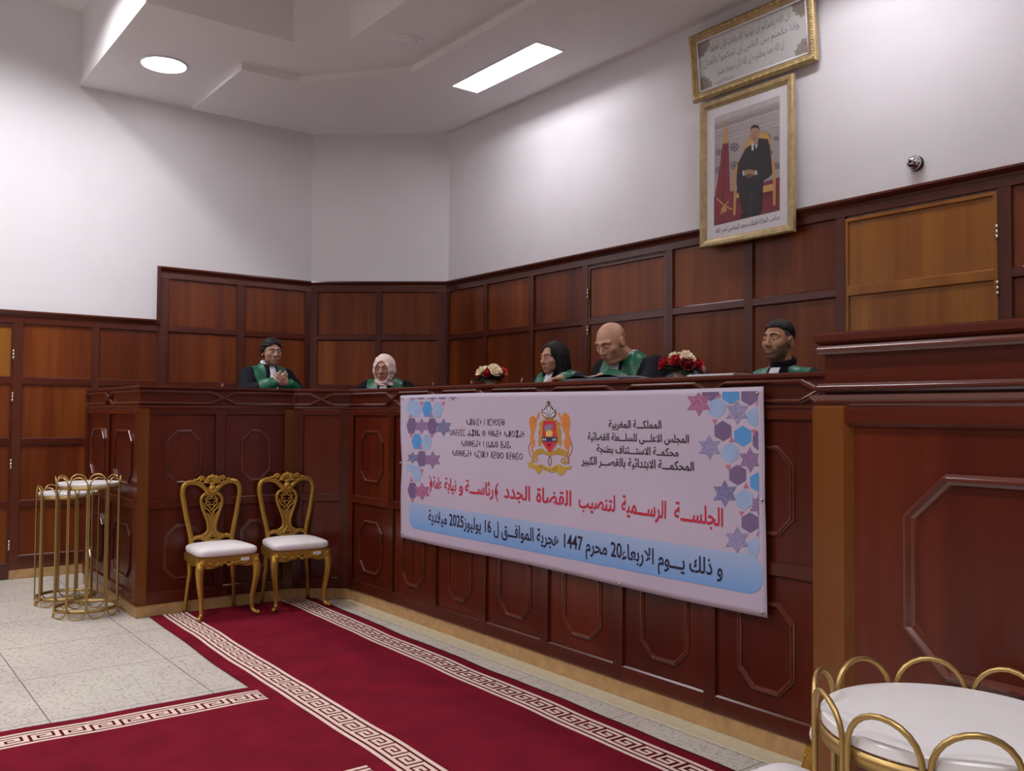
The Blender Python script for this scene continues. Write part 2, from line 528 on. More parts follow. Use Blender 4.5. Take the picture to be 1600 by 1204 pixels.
# ------------------------------------------------------------------ wainscot
SB = 4.21-(-8.0)                       # s at the left/corner junction
SC_ = WO.L[2]                          # s at the corner/back junction
def sL(y): return y+8.0
def sB(x): return SC_+(x+8.183)
RAILS = [(0.085, 0.213), (0.635, 0.703), (1.190, 1.260), (1.738, 1.809), (2.288, 2.355)]
def wainscot(name, s0, s1, stiles, ztop, doors=(), cap0=True):
    """stiles: list of (sa,sb); the gaps between them hold panels"""
    fr = MB()
    for a, b in stiles: strip(fr, WO, a, b, rect(-0.002, 0.030, 0.085, ztop-0.055))
    top = ztop-0.055
    rails = [r for r in RAILS if r[1] < ztop-0.2]
    rl = MB()
    strip(rl, WO, s0, s1, rect(0.0, 0.031, top-0.06, top+0.004))
    strip(rl, WO, s0, s1, [(0, top-0.002), (0.036, top-0.002), (0.040, top+0.014), (0.052, top+0.026), (0.060, top+0.040), (0.056, top+0.055), (0, top+0.055)])
    root = tag(fr.build(name, M['frame']), kind='structure')
    gaps = [(stiles[i][1], stiles[i+1][0]) for i in range(len(stiles)-1)]
    for a, b in gaps:
        if any(d0-0.02 < a and b < d1+0.02 for d0, d1 in doors): continue
        for z0, z1 in rails: strip(rl, WO, a, b, rect(0.0, 0.029, z0, z1, 0.009))
        zs = [r for r in rails]+[(top-0.06, top)]
        for (p, q) in zip(zs, zs[1:]):
            pn = MB()
            strip(pn, WO, a-0.005, b+0.005, rect(0.0, 0.012, p[1]-0.004, q[0]+0.004, 0.0))
            pn.build('panel', M['panel'], root)
    rl.build('rail', M['rail'], root)
    return root
w = 0.038
DL = (sL(0.42), sL(1.353))
wainscot('trim_1', sL(-8.0), sL(2.62), [(sL(y-w), sL(y+w)) for y in (-7.9, -6.5, -5.5, -4.9, -4.1, -3.3, -2.5, -1.7, -0.9, -0.2)]+[(sL(0.345), sL(0.42)), (sL(1.353), sL(1.424)), (sL(1.998), sL(2.066)), (sL(2.60), sL(2.62))], 2.402, doors=[DL])
wainscot('trim_2', sL(2.62), sL(4.21), [(sL(2.62), sL(2.699)), (sL(3.391), sL(3.466)), (sL(4.143), sL(4.21))], 2.93)
cl = SC_-SB
wainscot('trim_3', SB, SC_, [(SB, SB+0.075), (SB+cl*0.5-0.03, SB+cl*0.5+0.03), (SC_-0.10, SC_)], 2.93)
D1, D2 = (sB(-5.911), sB(-4.982)), (sB(-3.39), sB(-2.416))
wainscot('trim_4', SC_, sB(5.0), [(sB(-8.183), sB(-8.14)), (sB(-7.50), sB(-7.435)), (sB(-6.75), sB(-6.68)), (sB(-5.987), sB(-5.911)), (sB(-4.982), sB(-4.913)), (sB(-4.21), sB(-4.136)),
         (sB(-3.457), sB(-3.39)), (sB(-2.416), sB(-2.338)), (sB(-1.62), sB(-1.545)), (sB(-0.83), sB(-0.755)), (sB(-0.04), sB(0.035)), (sB(0.75), sB(0.82)), (sB(1.55), sB(1.62)), (sB(2.9), sB(2.98)), (sB(4.9), sB(4.98))], 2.93, doors=[D1, D2])
for nm_, q_ in (('trim_7', (4.97, 5.0, -8.0, 5.3)), ('trim_8', (-9.1, 4.97, -8.0, -7.97))):
    mb = MB(); mb.box(q_[0], q_[1], q_[2], q_[3], 0.0, 2.4, 0.01); tag(mb.build(nm_, M['panel']), kind='structure')
# little vertical end piece where the high wainscot steps up
mb = MB(); strip(mb, WO, sL(2.585), sL(2.622), rect(0.0, 0.055, 2.36, 2.93, 0.006))
tag(mb.build('trim_5', M['frame']), kind='structure')
mb = MB(); strip(mb, WO, sL(-8.0), sL(0.415), rect(0.0, 0.026, 0.0, 0.085)); strip(mb, WO, sL(1.358), sL(4.21), rect(0.0, 0.026, 0.0, 0.085))
tag(mb.build('baseboard_left', M['plinth']), kind='structure')
mb = MB(); strip(mb, WO, SB, sB(5.0), rect(0.0, 0.026, 0.0, 0.085))
tag(mb.build('baseboard_back', M['plinth']), kind='structure')
def door(name, s0, s1, ztop, hinge_at, mats):
    pm, rm = mats
    d = MB()
    g = 0.001
    a, b = s0+g, s1-g
    rails = [(0.008, 0.15)]+RAILS[1:]
    rails = [r for r in rails if r[1] < ztop-0.15]
    for z0, z1 in rails: strip(d, WO, a, b, rect(0.005, 0.026, z0, z1, 0.005))
    strip(d, WO, a, b, rect(0.005, 0.026, ztop-0.028, ztop, 0.005))
    strip(d, WO, a, a+0.022, rect(0.005, 0.0255, 0.008, ztop, 0.004)); strip(d, WO, b-0.022, b, rect(0.005, 0.0255, 0.008, ztop, 0.004))
    root = tag(d.build(name, rm), kind='structure')
    zs = rails+[(ztop-0.028, ztop)]
    for p, q in zip(zs, zs[1:]):
        pn = MB(); strip(pn, WO, a+0.01, b-0.01, rect(0.004, 0.014, p[1]-0.003, q[0]+0.003, 0.0))
        pn.build('panel', pm if (ztop > 2.5 or p[1] > 1.7) else M['panel'], root)  # on the low door only the top panel takes the golden lit tone
    hs = s0 if hinge_at == 0 else s1
    for z in (0.30, 1.02, 1.62 if ztop < 2.5 else 1.7, 2.0 if ztop < 2.5 else 2.235, 2.56):
        if z > ztop-0.1: continue
        h = MB()
        for k in range(3):
            p = WO.at(hs, 0.034, z-0.04+0.03*k); q = WO.at(hs, 0.034, z-0.04+0.03*k+0.027)
            h.tube([p, q], 0.008, 8)
        h.build('hinge', M['steel'], root)
    return root
door('door_1', D1[0], D1[1], 2.805, 0, (M['panel'], M['rail']))
door('door_2', D2[0], D2[1], 2.805, 1, (M['doorwood'], M['doorwood']))
door('door_3', DL[0], DL[1], 2.28, 1, (M['doorwood'], M['rail']))

# ------------------------------------------------------------------ stone strip in front of the bench
BO = Outline([(-8.55, 1.85), (-6.9, 1.85), (-6.9, 3.04), (-6.63, 3.415), (-1.49, 3.415), (-1.218, 3.04), (-1.218, 1.85), (0.43, 1.85)])
mb = MB(); strip(mb, BO, BO.L[3]+0.02, BO.L[4]-0.02, rect(-0.01, 0.135, -0.05, 0.004, 0.001))
tag(mb.build('trim_6', M['strip']), kind='structure')

# ================================================================== the court bench
def bench_section(loc, label, R0, R1, X, capped):
    """one unit of the bench between s = R0 and R1 along the outline"""
    root = empty('court_bench', loc)
    tag(root, label, 'bench')
    B = lambda mb, n, m: mb.build(n, m, root, world=True)
    l = BO.L
    S1, S2, S3, S4, S5, S6, S7 = l[1:8]
    E1, E0 = l[-1], 0.0
    # carcass wall behind the facing
    mb = MB(); strip(mb, BO, R0, R1, [(-0.14, 0.0), (0.0, 0.0), (0.0, 1.668), (-0.14, 1.668)]); B(mb, 'carcass', M['bframe'])
    mb = MB(); strip(mb, BO, R0, R1, rect(-0.012, 0.012, 0.0, 0.092, 0.006)); B(mb, 'plinth', M['plinth'])
    mb = MB(); strip(mb, BO, R0, R1, [(-0.42, 1.664), (0.012, 1.664), (0.022, 1.672), (0.022, 1.686), (0.016, 1.692), (-0.42, 1.692)]); B(mb, 'worktop', M['brail'])
    mb = MB(); strip(mb, BO, R0, R1, rect(-0.01, 0.004, 1.54, 1.668, 0.002)); B(mb, 'frieze', M['brail'])
    mb = MB(); strip(mb, BO, R0, R1, [(-0.01, 1.520), (0.012, 1.520), (0.016, 1.528), (0.026, 1.538), (0.030, 1.548), (-0.01, 1.552)]); B(mb, 'cornice', M['mould'])
    # sections: (s0, s1, has octagons)
    st = []
    xs = [-6.63, -5.94, -5.337, -4.749, -4.123, -3.502, -2.875, -2.265, -1.49]
    secs = [(E0, 0.79, 1), (0.79, S1, 1), (S1, S1+0.60, 1), (S1+0.60, S2, 1), (S2, S3, 0)]
    secs += [(S3+(a+6.63), S3+(b+6.63), 1) for a, b in zip(xs, xs[1:])]
    secs += [(S4, S5, 0), (S5, S5+0.59, 1), (S5+0.59, S6, 1), (S6, S6+0.84, 1), (S6+0.84, E1, 1)]
    secs = [q for q in secs if q[0] > R0-1e-3 and q[1] < R1+1e-3]
    corners = {round(v, 3) for v in (S1, S2, S3, S4, S5, S6, E0, E1)}
    for a, b, octs in secs:
        ca, cb = round(a, 3) in corners, round(b, 3) in corners
        ia = a+(0.078 if ca else 0.036); ib = b-(0.078 if cb else 0.036)
        for z0, z1 in ((1.478, 1.524), (0.782, 0.850), (0.090, 0.178)):
            rail = MB(); strip(rail, BO, ia, ib, rect(0.0, 0.022, z0, z1, 0.008)); B(rail, 'rail', M['brail'])
        for z0, z1 in ((0.178, 0.782), (0.850, 1.478)):
            mb = MB(); strip(mb, BO, ia-0.004, ib+0.004, rect(-0.005, 0.007, z0-0.004, z1+0.004, 0.0))
            B(mb, 'panel', M['bpanel'])
        if octs:
            c = (a+b)/2
            wid = b-a
            mrg = 0.15 if wid < 0.75 else 0.155
            if ca: oa = a+0.20
            else: oa = a+mrg+0.02
            if cb: ob = b-0.20
            else: ob = b-mrg-0.0
            big = a > S6-0.01
            if big and ca: oa = a+0.215
            for z0, z1 in ((0.265, 0.655), (0.972, 1.372 if big else 1.355)):
                mb = MB(); moulding(mb, BO, octagon(oa, ob, z0, z1, 0.083 if big else 0.075), 0.006, 0.022, 0.016); B(mb, 'octagon_moulding', M['mould'])
    # stiles and posts
    for a, b, octs in secs:
        for s, first in ((a, True), (b, False)):
            if round(s, 3) in corners:
                s0, s1 = (s, s+0.078) if first else (s-0.078, s)
                light = round(s, 3) in (round(S1, 3), round(S6, 3), round(S2, 3)) and (first if round(s, 3) == round(S1, 3) else (not first if round(s, 3) == round(S2, 3) else first))
                mb = MB(); strip(mb, BO, s0, s1, rect(-0.002, 0.024, 0.090, 1.524, 0.004))
                B(mb, 'corner_post', M['post'] if light else M['bframe'])
            elif not first:
                mb = MB(); strip(mb, BO, s-0.036, s+0.036, rect(0.0, 0.022, 0.090, 1.524, 0.006)); B(mb, 'stile', M['bframe'])
    # long hexagon mouldings on the frieze
    zl, zh, d = 1.565, 1.652, 0.09
    zm = (zl+zh)/2
    for a, b in zip(X, X[1:]):
        a0, b0 = a+0.008, b-0.008
        if a < R0: pts = [(R0+0.001, zl), (b0-d, zl), (b0, zm), (b0-d, zh), (R0+0.001, zh)]
        elif b > R1: pts = [(a0, zm), (a0+d, zl), (R1-0.001, zl), (R1-0.001, zh), (a0+d, zh)]
        else: pts = [(a0, zm), (a0+d, zl), (b0-d, zl), (b0, zm), (b0-d, zh), (a0+d, zh)]
        mb = MB(); moulding(mb, BO, pts, 0.004, 0.020, 0.024); B(mb, 'hexagon_moulding', M['mould'])
_l = BO.L
_x = [-5.94, -5.337, -4.749, -4.123, -3.502, -2.875, -2.265]
_m = [(_l[2]+_l[3])/2]+[_l[3]+(x+6.63) for x in _x]+[(_l[4]+_l[5])/2]
bench_section((-7.7, 2.4, 0.0), 'left wing of the mahogany court bench, behind the two gilded chairs', 0.0, _l[2], [-1.0, 0.78, _l[1]+0.62, _l[2]+0.5], True)
bench_section((-4.0, 3.6, 0.0), 'long middle section of the mahogany court bench, with the banner on its front', _l[2], _l[5], [_l[2]-0.5]+_m+[_l[5]+0.5], False)
bench_section((-0.5, 2.4, 0.0), 'right end of the mahogany court bench, closest to the camera, with large octagon moulding', _l[5], _l[7], [_l[5]-0.5, _l[5]+0.58, _l[6]+0.86, _l[7]+0.9], True)
# the raised platform behind the bench
slab('podium', [(-8.4, 2.02), (-7.06, 2.02), (-7.06, 3.08), (-6.7, 3.58), (-1.42, 3.58), (-1.06, 3.08), (-1.06, 2.02), (0.42, 2.02), (0.42, 5.30), (-8.13, 5.30), (-9.08, 4.16), (-9.08, 2.9), (-8.4, 2.9)], 0.0, 0.70, M['podium'])
# ================================================================== rugs
def rug(name, loc, rz, L, Wd, label, seed, z=0.0):
    rnd = random.Random(seed)
    KEY = ["1111111.", "1.....1.", "1.111.1.", "1.1...1.", "1.11111.", "1.......", "11111111"]
    cw = [0.0205, 0.0125, 0.0205, 0.0125, 0.0185, 0.0125, 0.0205, 0.0135]
    rh = [0.020, 0.011, 0.018, 0.011, 0.018, 0.011, 0.020]
    us = [0.0]
    k = 0
    while us[-1] < L-0.002:
        us.append(min(L, us[-1]+cw[k % 8])); k += 1
    # rows across the width: (height, type)
    side = [(0.035, 'm'), (0.05, 'm'), (0.021, 'w'), (0.013, 'd')]+[(rh[i], i) for i in range(7)]+[(0.013, 'd'), (0.021, 'w')]
    used = 2*sum(h for h, _ in side)
    n = 6
    rows = side+[((Wd-used)/n, 'm')]*n+side[::-1]
    vsr = [0.0]
    for h, _ in rows: vsr.append(vsr[-1]+h)
    ph = [rnd.uniform(0, 6) for _ in range(6)]
    def P(u, v, zz):
        edge = abs(v-Wd/2)/(Wd/2)
        wob = (0.006*math.sin(u*2.1+ph[0])+0.004*math.sin(u*5.3+ph[1]))*edge
        hz = 0.0015*math.sin(u*7+ph[2]+v*3)+0.001*math.sin(u*13+ph[3])
        return (u, v-Wd/2+wob, max(0.004, zz+hz) if zz > 0.001 else 0.0006)
    mb = MB()
    nu, nv = len(us), len(vsr)
    for j in range(nv):
        for i in range(nu):
            e = (i in (0, nu-1)) or (j in (0, nv-1))
            mb.v.append(P(us[i], vsr[j], 0.007 if e else 0.011))
    for j in range(nv-1):
        t = rows[j][1]
        for i in range(nu-1):
            if t == 'm': m = 0
            elif t == 'w': m = 1
            elif t == 'd': m = 2
            else:
                c = KEY[6-t][i % 8] if j < nv/2 else KEY[t][7-(i % 8)]
                m = 1 if c == '1' else 2
            mb.f.append([j*nu+i, j*nu+i+1, (j+1)*nu+i+1, (j+1)*nu+i]); mb.m.append(m); mb.s.append(True)
    o = len(mb.v)
    ring = [i for i in range(nu)]+[j*nu+nu-1 for j in range(1, nv)]+[(nv-1)*nu+i for i in range(nu-2, -1, -1)]+[j*nu for j in range(nv-2, 0, -1)]
    for i in ring: x, y, q = mb.v[i]; mb.v.append((x, y, 0.0006))
    m_ = len(ring)
    for k in range(m_):
        mb.f.append([ring[k], o+k, o+(k+1) % m_, ring[(k+1) % m_]]); mb.m.append(0); mb.s.append(False)
    ob = mb.build(name, [M['rug'], M['rugcream'], M['rugdark']])
    ob.location = (loc[0], loc[1], z); ob.rotation_euler = (0, 0, rz)
    return tag(ob, label, 'rug', 'crimson key-border rugs')
rug('rug', (-6.85, 2.557, 0), -0.022, 7.2, 1.262, 'long crimson rug with cream key border lying along the foot of the court bench', 3, 0.003)
rug('rug', (-3.985, 1.95, 0), -PI/2-0.012, 5.0, 1.62, 'crimson rug with cream key border running to the foreground, tucked under the long one', 5, 0.0)

# ================================================================== gilded chairs
def superball(mb, c, r, e1=0.35, e2=0.3, nu=32, nv=14, mat=0, fn=None):
    def sp(v, e): return math.copysign(abs(v)**e, v)
    def P(u, v):
        th = 2*PI*u; ph = -PI/2+PI*v
        x = sp(math.cos(ph), e1)*sp(math.cos(th), e2); y = sp(math.cos(ph), e1)*sp(math.sin(th), e2); z = sp(math.sin(ph), e1)
        q = (x*r[0], y*r[1], z*r[2])
        if fn: q = fn(*q)
        return (c[0]+q[0], c[1]+q[1], c[2]+q[2])
    mb.grid(P, nu, nv, mat)
def bez(pts, n=8):
    """Catmull-Rom through pts"""
    P = [Vector(p) for p in pts]
    o = []
    for i in range(len(P)-1):
        a, b, c, d = P[max(0, i-1)], P[i], P[i+1], P[min(len(P)-1, i+2)]
        for k in range(n):
            t = k/n
            o.append(0.5*((2*b)+(c-a)*t+(2*a-5*b+4*c-d)*t*t+(3*b-3*c+d-a)*t**3))
    o.append(P[-1])
    return o
def spiral(cx, cz, r0, r1, a0, turns, y, n=22):
    return [(cx+(r0+(r1-r0)*k/n)*math.cos(a0+2*PI*turns*k/n), y, cz+(r0+(r1-r0)*k/n)*math.sin(a0+2*PI*turns*k/n)) for k in range(n+1)]
def frame_and_legs(root, hw, dp, zs, rear=True, sticker=True):
    G = M['gold']
    # apron with a serpentine lower edge and carved foliage
    fr = MB()
    for sgn, y0 in ((-1, -dp),):
        pts = [(-hw, zs), (hw, zs)]
        low = [(hw-2*hw*k/24, zs-0.05-0.028*abs(math.sin(PI*2*k/24))**1.0*(1 if 0 < k < 24 else 0)-0.012*math.cos(2*PI*k/24)) for k in range(25)]
        fr.prism(pts+low, lambda u, v: (u, y0, v), lambda u, v: (u, y0+0.03, v))
    for sx in (-1, 1):
        pts = [(-dp, zs), (dp-0.02, zs)]
        low = [(dp-0.02-(2*dp-0.02)*k/20, zs-0.05-0.02*math.sin(PI*k/20)) for k in range(21)]
        x0, x1 = sx*hw, sx*(hw-0.028)
        fr.prism(pts+low, lambda u, v: (x0*(1-0.08*(u+dp)/(2*dp)), u, v), lambda u, v: (x1*(1-0.08*(u+dp)/(2*dp)), u, v))
    fr.box(-hw*0.9, hw*0.9, dp-0.035, dp-0.005, zs-0.06, zs, 0.004)
    apron = fr.build('seat_frame', G, root)
    cv = MB()
    for sx in (-1, 1):
        cv.tube(bez([(0.0, -dp-0.004, zs-0.062), (sx*0.05, -dp-0.006, zs-0.045), (sx*0.10, -dp-0.006, zs-0.06), (sx*0.14, -dp-0.004, zs-0.042)], 6), 0.006, 6)
        for k in range(5):
            x = sx*(0.025+0.028*k)
            cv.ball((x, -dp-0.004, zs-0.052+0.008*(-1)**k), 0.009, 5, sc=(1.4, 0.6, 0.8))
        for k in range(6):
            a = 2*PI*k/6
            cv.ball((sx*(hw-0.026)+0.014*math.cos(a), -dp-0.008, zs-0.04+0.016*math.sin(a)), 0.009, 5, sc=(1, 0.8, 1))
        cv.ball((sx*(hw-0.026), -dp-0.012, zs-0.04), 0.011, 6)
        for k in range(3): cv.ball((sx*(hw-0.026), -dp-0.004, zs-0.075-0.018*k), 0.012-0.002*k, 5, sc=(0.9, 0.8, 1.1))
    cv.ball((0, -dp-0.006, zs-0.06), 0.015, 6, sc=(1.2, 0.7, 0.9))
    cv.build('carving', G, apron)
    if sticker:
        sk = MB(); sk.box(hw-0.135, hw-0.075, -dp-0.0035, -dp-0.001, zs-0.040, zs-0.018); sk.box(hw-0.125, hw-0.088, -dp-0.0042, -dp-0.0034, zs-0.031, zs-0.027, mat=1)
        sk.build('sticker', [M['white'], M['grey']], apron)
    for sx in (-1, 1):
        lg = MB()
        p = [(sx*(hw-0.028), -dp+0.03, zs-0.02), (sx*(hw-0.012), -dp+0.008, zs-0.09), (sx*(hw-0.016), -dp+0.012, zs-0.18), (sx*(hw-0.034), -dp+0.03, zs-0.31), (sx*(hw-0.034), -dp+0.026, zs-0.40), (sx*(hw-0.018), -dp+0.004, 0.022), (sx*(hw-0.008), -dp-0.012, 0.018)]
        q = bez(p, 6); n = len(q)
        rr = [0.030, 0.031, 0.025, 0.017, 0.0145, 0.017, 0.016]
        r = [rr[min(6, int(k/6))]+(rr[min(6, int(k/6)+1)]-rr[min(6, int(k/6))])*((k % 6)/6) for k in range(n)]
        lg.tube(q, r, 10)
        lg.ball((sx*(hw-0.006), -dp-0.016, 0.018), 0.018, 6)
        lg.build('leg', G, root)
        lg = MB()
        if rear:
            lg.tube(bez([(sx*(hw-0.055), dp-0.02, zs), (sx*(hw-0.06), dp-0.02, zs-0.15), (sx*(hw-0.05), dp-0.012, 0.2), (sx*(hw-0.035), dp+0.008, 0.0)], 5), [0.021]*5+[0.018]*5+[0.015]*6, 8, up=(0, 1, 0))
        else:
            lg.tube(bez([(sx*(hw-0.028), dp-0.03, zs-0.02), (sx*(hw-0.016), dp-0.012, zs-0.18), (sx*(hw-0.034), dp-0.03, zs-0.33), (sx*(hw-0.012), dp-0.004, 0.016)], 6), [0.028]*6+[0.02]*6+[0.015]*7, 8)
        lg.build('leg', G, root)
    ct = MB()
    superball(ct, (0, -0.008, zs+0.030), (hw+0.004, dp+0.008, 0.040), 0.55, 0.28, 40, 14, fn=lambda x, y, z: (x*(1-0.08*(y/dp+1)*0.5), y, z+(0.014*(1-(x/hw)**2)*(1-(y/dp)**2) if z > 0 else 0)))
    ct.build('seat_cushion', M['cushion'], root)
def gilded_chair(label):
    root = tag(empty('gilded_chair'), label, 'chair', 'gilded chairs with white seats')
    hw, dp, zs = 0.222, 0.195, 0.445
    frame_and_legs(root, hw, dp, zs)
    G = M['gold']
    def yb(z): return dp-0.018+0.03*max(0, (z-0.45)/0.55)**1.3
    def B3(pts): return [(x, yb(z), z) for x, z in pts]
    half = [(0.150, 0.43), (0.154, 0.52), (0.163, 0.585), (0.186, 0.69), (0.206, 0.80), (0.218, 0.88), (0.205, 0.935), (0.165, 0.957), (0.118, 0.955), (0.078, 0.935), (0.045, 0.905), (0.022, 0.880)]
    bk = MB()
    for sx in (-1, 1):
        q = bez([Vector((sx*x, yb(z), z)) for x, z in half], 6)
        bk.tube(q, 0.0205, 10, flat=0.75, up=(0, 1, 0))
    bk.tube(bez(B3([(-0.150, 0.535), (-0.10, 0.548), (-0.05, 0.525), (0, 0.515), (0.05, 0.525), (0.10, 0.548), (0.150, 0.535)]), 5), [0.017]*31, 8, flat=0.8, up=(0, 1, 0))
    back = bk.build('backrest', G, root)
    cr = MB()
    yc = yb(0.96)-0.012
    for k in range(9):
        a = PI*(0.08+0.84*k/8); L = 0.062 if k % 2 == 0 else 0.058
        p = [(0.012*math.cos(a), yc, 0.945+0.01*math.sin(a)), (L*0.6*math.cos(a), yc-0.012, 0.945+L*0.62*math.sin(a)), (L*math.cos(a), yc-0.006, 0.945+L*math.sin(a)*1.12)]
        cr.tube(bez(p, 4), [0.006, 0.007, 0.008, 0.009, 0.0105, 0.012, 0.0125, 0.012, 0.009], 6)
    cr.ball((0, yc-0.008, 0.944), 0.02, 7, sc=(1.2, 0.7, 0.8))
    for sx in (-1, 1):
        cr.tube([(sx*x, y, z) for x, y, z in spiral(0.075, 0.965, 0.026, 0.010, PI*0.15, 1.35, yc)], 0.0075, 6)
        cr.tube(bez([(sx*0.050, yc, 0.985), (sx*0.085, yc, 1.0), (sx*0.115, yc, 0.975), (sx*0.135, yc, 0.966)], 5), 0.0075, 6)
        cr.ball((sx*0.128, yc, 0.975), 0.012, 5)
    cr.ball((0, yc-0.006, 0.905), 0.034, 8, sc=(0.9, 0.6, 1.0))
    for k in range(5):
        a = PI*(1.1+0.8*k/4); cr.ball((0.02*math.cos(a), yc-0.024, 0.903+0.022*math.sin(a)), 0.009, 5)
    cr.build('crest', G, back)
    sp = MB()
    loop = [(0.0, 0.868), (0.045, 0.868), (0.076, 0.838), (0.078, 0.795), (0.060, 0.735), (0.034, 0.665), (0.026, 0.610), (0.040, 0.572), (0.085, 0.548)]
    for sx in (-1, 1):
        sp.tube(bez([Vector((sx*x, yb(z), z)) for x, z in loop], 5), 0.0135, 8, flat=0.7, up=(0, 1, 0))
    body = [(-0.030, 0.690), (0.030, 0.690), (0.030, 0.63), (0.028, 0.60), (0.045, 0.566), (0.085, 0.540), (-0.085, 0.540), (-0.045, 0.566), (-0.028, 0.60), (-0.030, 0.63)]
    sp.prism(body, lambda u, v: (u, yb(v)-0.007, v), lambda u, v: (u, yb(v)+0.007, v))
    sp.prism([(-0.052, 0.735), (-0.030, 0.69), (0.030, 0.69), (0.052, 0.735), (0.018, 0.712), (0, 0.700), (-0.018, 0.712)], lambda u, v: (u, yb(v)-0.006, v), lambda u, v: (u, yb(v)+0.006, v))
    for sx in (-1, 1):
        sp.tube(spiral(sx*0.022, 0.842, 0.020, 0.006, PI/2, sx*1.1, yb(0.84)), 0.006, 6)
        sp.tube(bez(B3([(0, 0.702), (sx*0.022, 0.742), (sx*0.048, 0.765), (sx*0.058, 0.80)]), 5), 0.0065, 6)
        sp.tube(bez(B3([(0, 0.735), (sx*0.014, 0.765), (sx*0.036, 0.785), (sx*0.044, 0.815)]), 5), 0.006, 6)
        sp.tube(bez(B3([(sx*0.012, 0.80), (sx*0.03, 0.81), (sx*0.05, 0.835)]), 5), 0.0055, 6)
        sp.tube(bez([(0, yb(0.55)-0.012, 0.575), (sx*0.025, yb(0.55)-0.012, 0.555), (sx*0.055, yb(0.55)-0.012, 0.54), (sx*0.10, yb(0.55)-0.012, 0.553)], 5), 0.007, 6)
        sp.tube(bez([(0, yb(0.55)-0.014, 0.590), (sx*0.014, yb(0.55)-0.014, 0.56), (sx*0.03, yb(0.55)-0.014, 0.53)], 5), 0.007, 6)
    sp.tube(B3([(-0.024, 0.785), (0.024, 0.785)]), 0.006, 6)
    sp.build('splat', G, back)
    return root
ch = gilded_chair('gilded chair with white seat, the one nearer the bench corner post')
ch.location = (-6.655, 2.365, 0.0145); ch.rotation_euler = (0, 0, PI/2)
c2 = copy_tree(ch); c2['label'] = 'gilded chair with white seat, standing by the inner corner of the bench'
c2.location = (-6.625, 2.935, 0.0145); c2.rotation_euler = (0, 0, PI/2-0.10)
c3 = copy_tree(ch); c3['label'] = 'gilded chair of which only a white seat corner shows left of the right bench post'
c3.location = (-1.535, 2.72, 0.0145); c3.rotation_euler = (0, 0, -PI/2)
st = tag(empty('gilded_stool'), 'white cushioned gilded seat cut by the bottom edge, beside the near round table', 'stool')
frame_and_legs(st, 0.222, 0.19, 0.445, rear=False, sticker=False)
st.location = (-1.44, 2.03, 0.0); st.rotation_euler = (0, 0, -PI/2)

# ================================================================== gold wire side tables
def wire_table(label, loc, H, rot, r=0.216):
    root = tag(empty('wire_side_table', loc), label, 'side table', 'gold wire side tables with white tops')
    n = 10
    rad = 0.0052
    hw = PI*r/n-0.0058
    zt, zb = H+0.045-hw, rad+hw
    for k in range(n):
        ph = rot+2*PI*k/n
        loop = []
        for q in range(13): loop.append((hw*math.cos(PI*q/12), zt+hw*math.sin(PI*q/12)))
        for q in range(13): loop.append((-hw*math.cos(PI*q/12), zb-hw*math.sin(PI*q/12)))
        pts = [((r+rad)*math.cos(ph+a/r), (r+rad)*math.sin(ph+a/r), z) for a, z in loop]
        mb = MB(); mb.tube(pts, rad, 8, closed=True); mb.build('wire_loop', M['goldwire'], root)
    for z, nm in ((H-0.034, 'rim_ring'), (0.058, 'base_ring')):
        mb = MB()
        rr, h, t = r-0.002, 0.012, 0.005
        mb.lathe([(rr-t, z-h), (rr, z-h), (rr, z+h), (rr-t, z+h), (rr-t, z-h)], 48)
        mb.f = mb.f[:-2]; mb.m = mb.m[:-2]; mb.s = mb.s[:-2]
        mb.build(nm, M['goldwire'], root)
    mb = MB(); mb.lathe([(0.001, H-0.020), (r-0.007, H-0.020), (r-0.005, H-0.018), (r-0.005, H-0.003), (r-0.008, H), (0.001, H)], 96)
    mb.s = [False]*len(mb.s)
    o = mb.build('table_top', M['marble'], root)
    return root
wire_table('tall gold wire side table with white round top, in front of the left bench end', (-7.263, 1.585, 0), 0.975, 0.112)
wire_table('lower gold wire side table with white top, behind the taller one by the left wall', (-7.80, 1.555, 0), 0.868, 0.401)
wire_table('gold wire side table with large white top in the near right corner', (-0.774, 1.529, 0), 0.990, 0.318, r=0.2135)
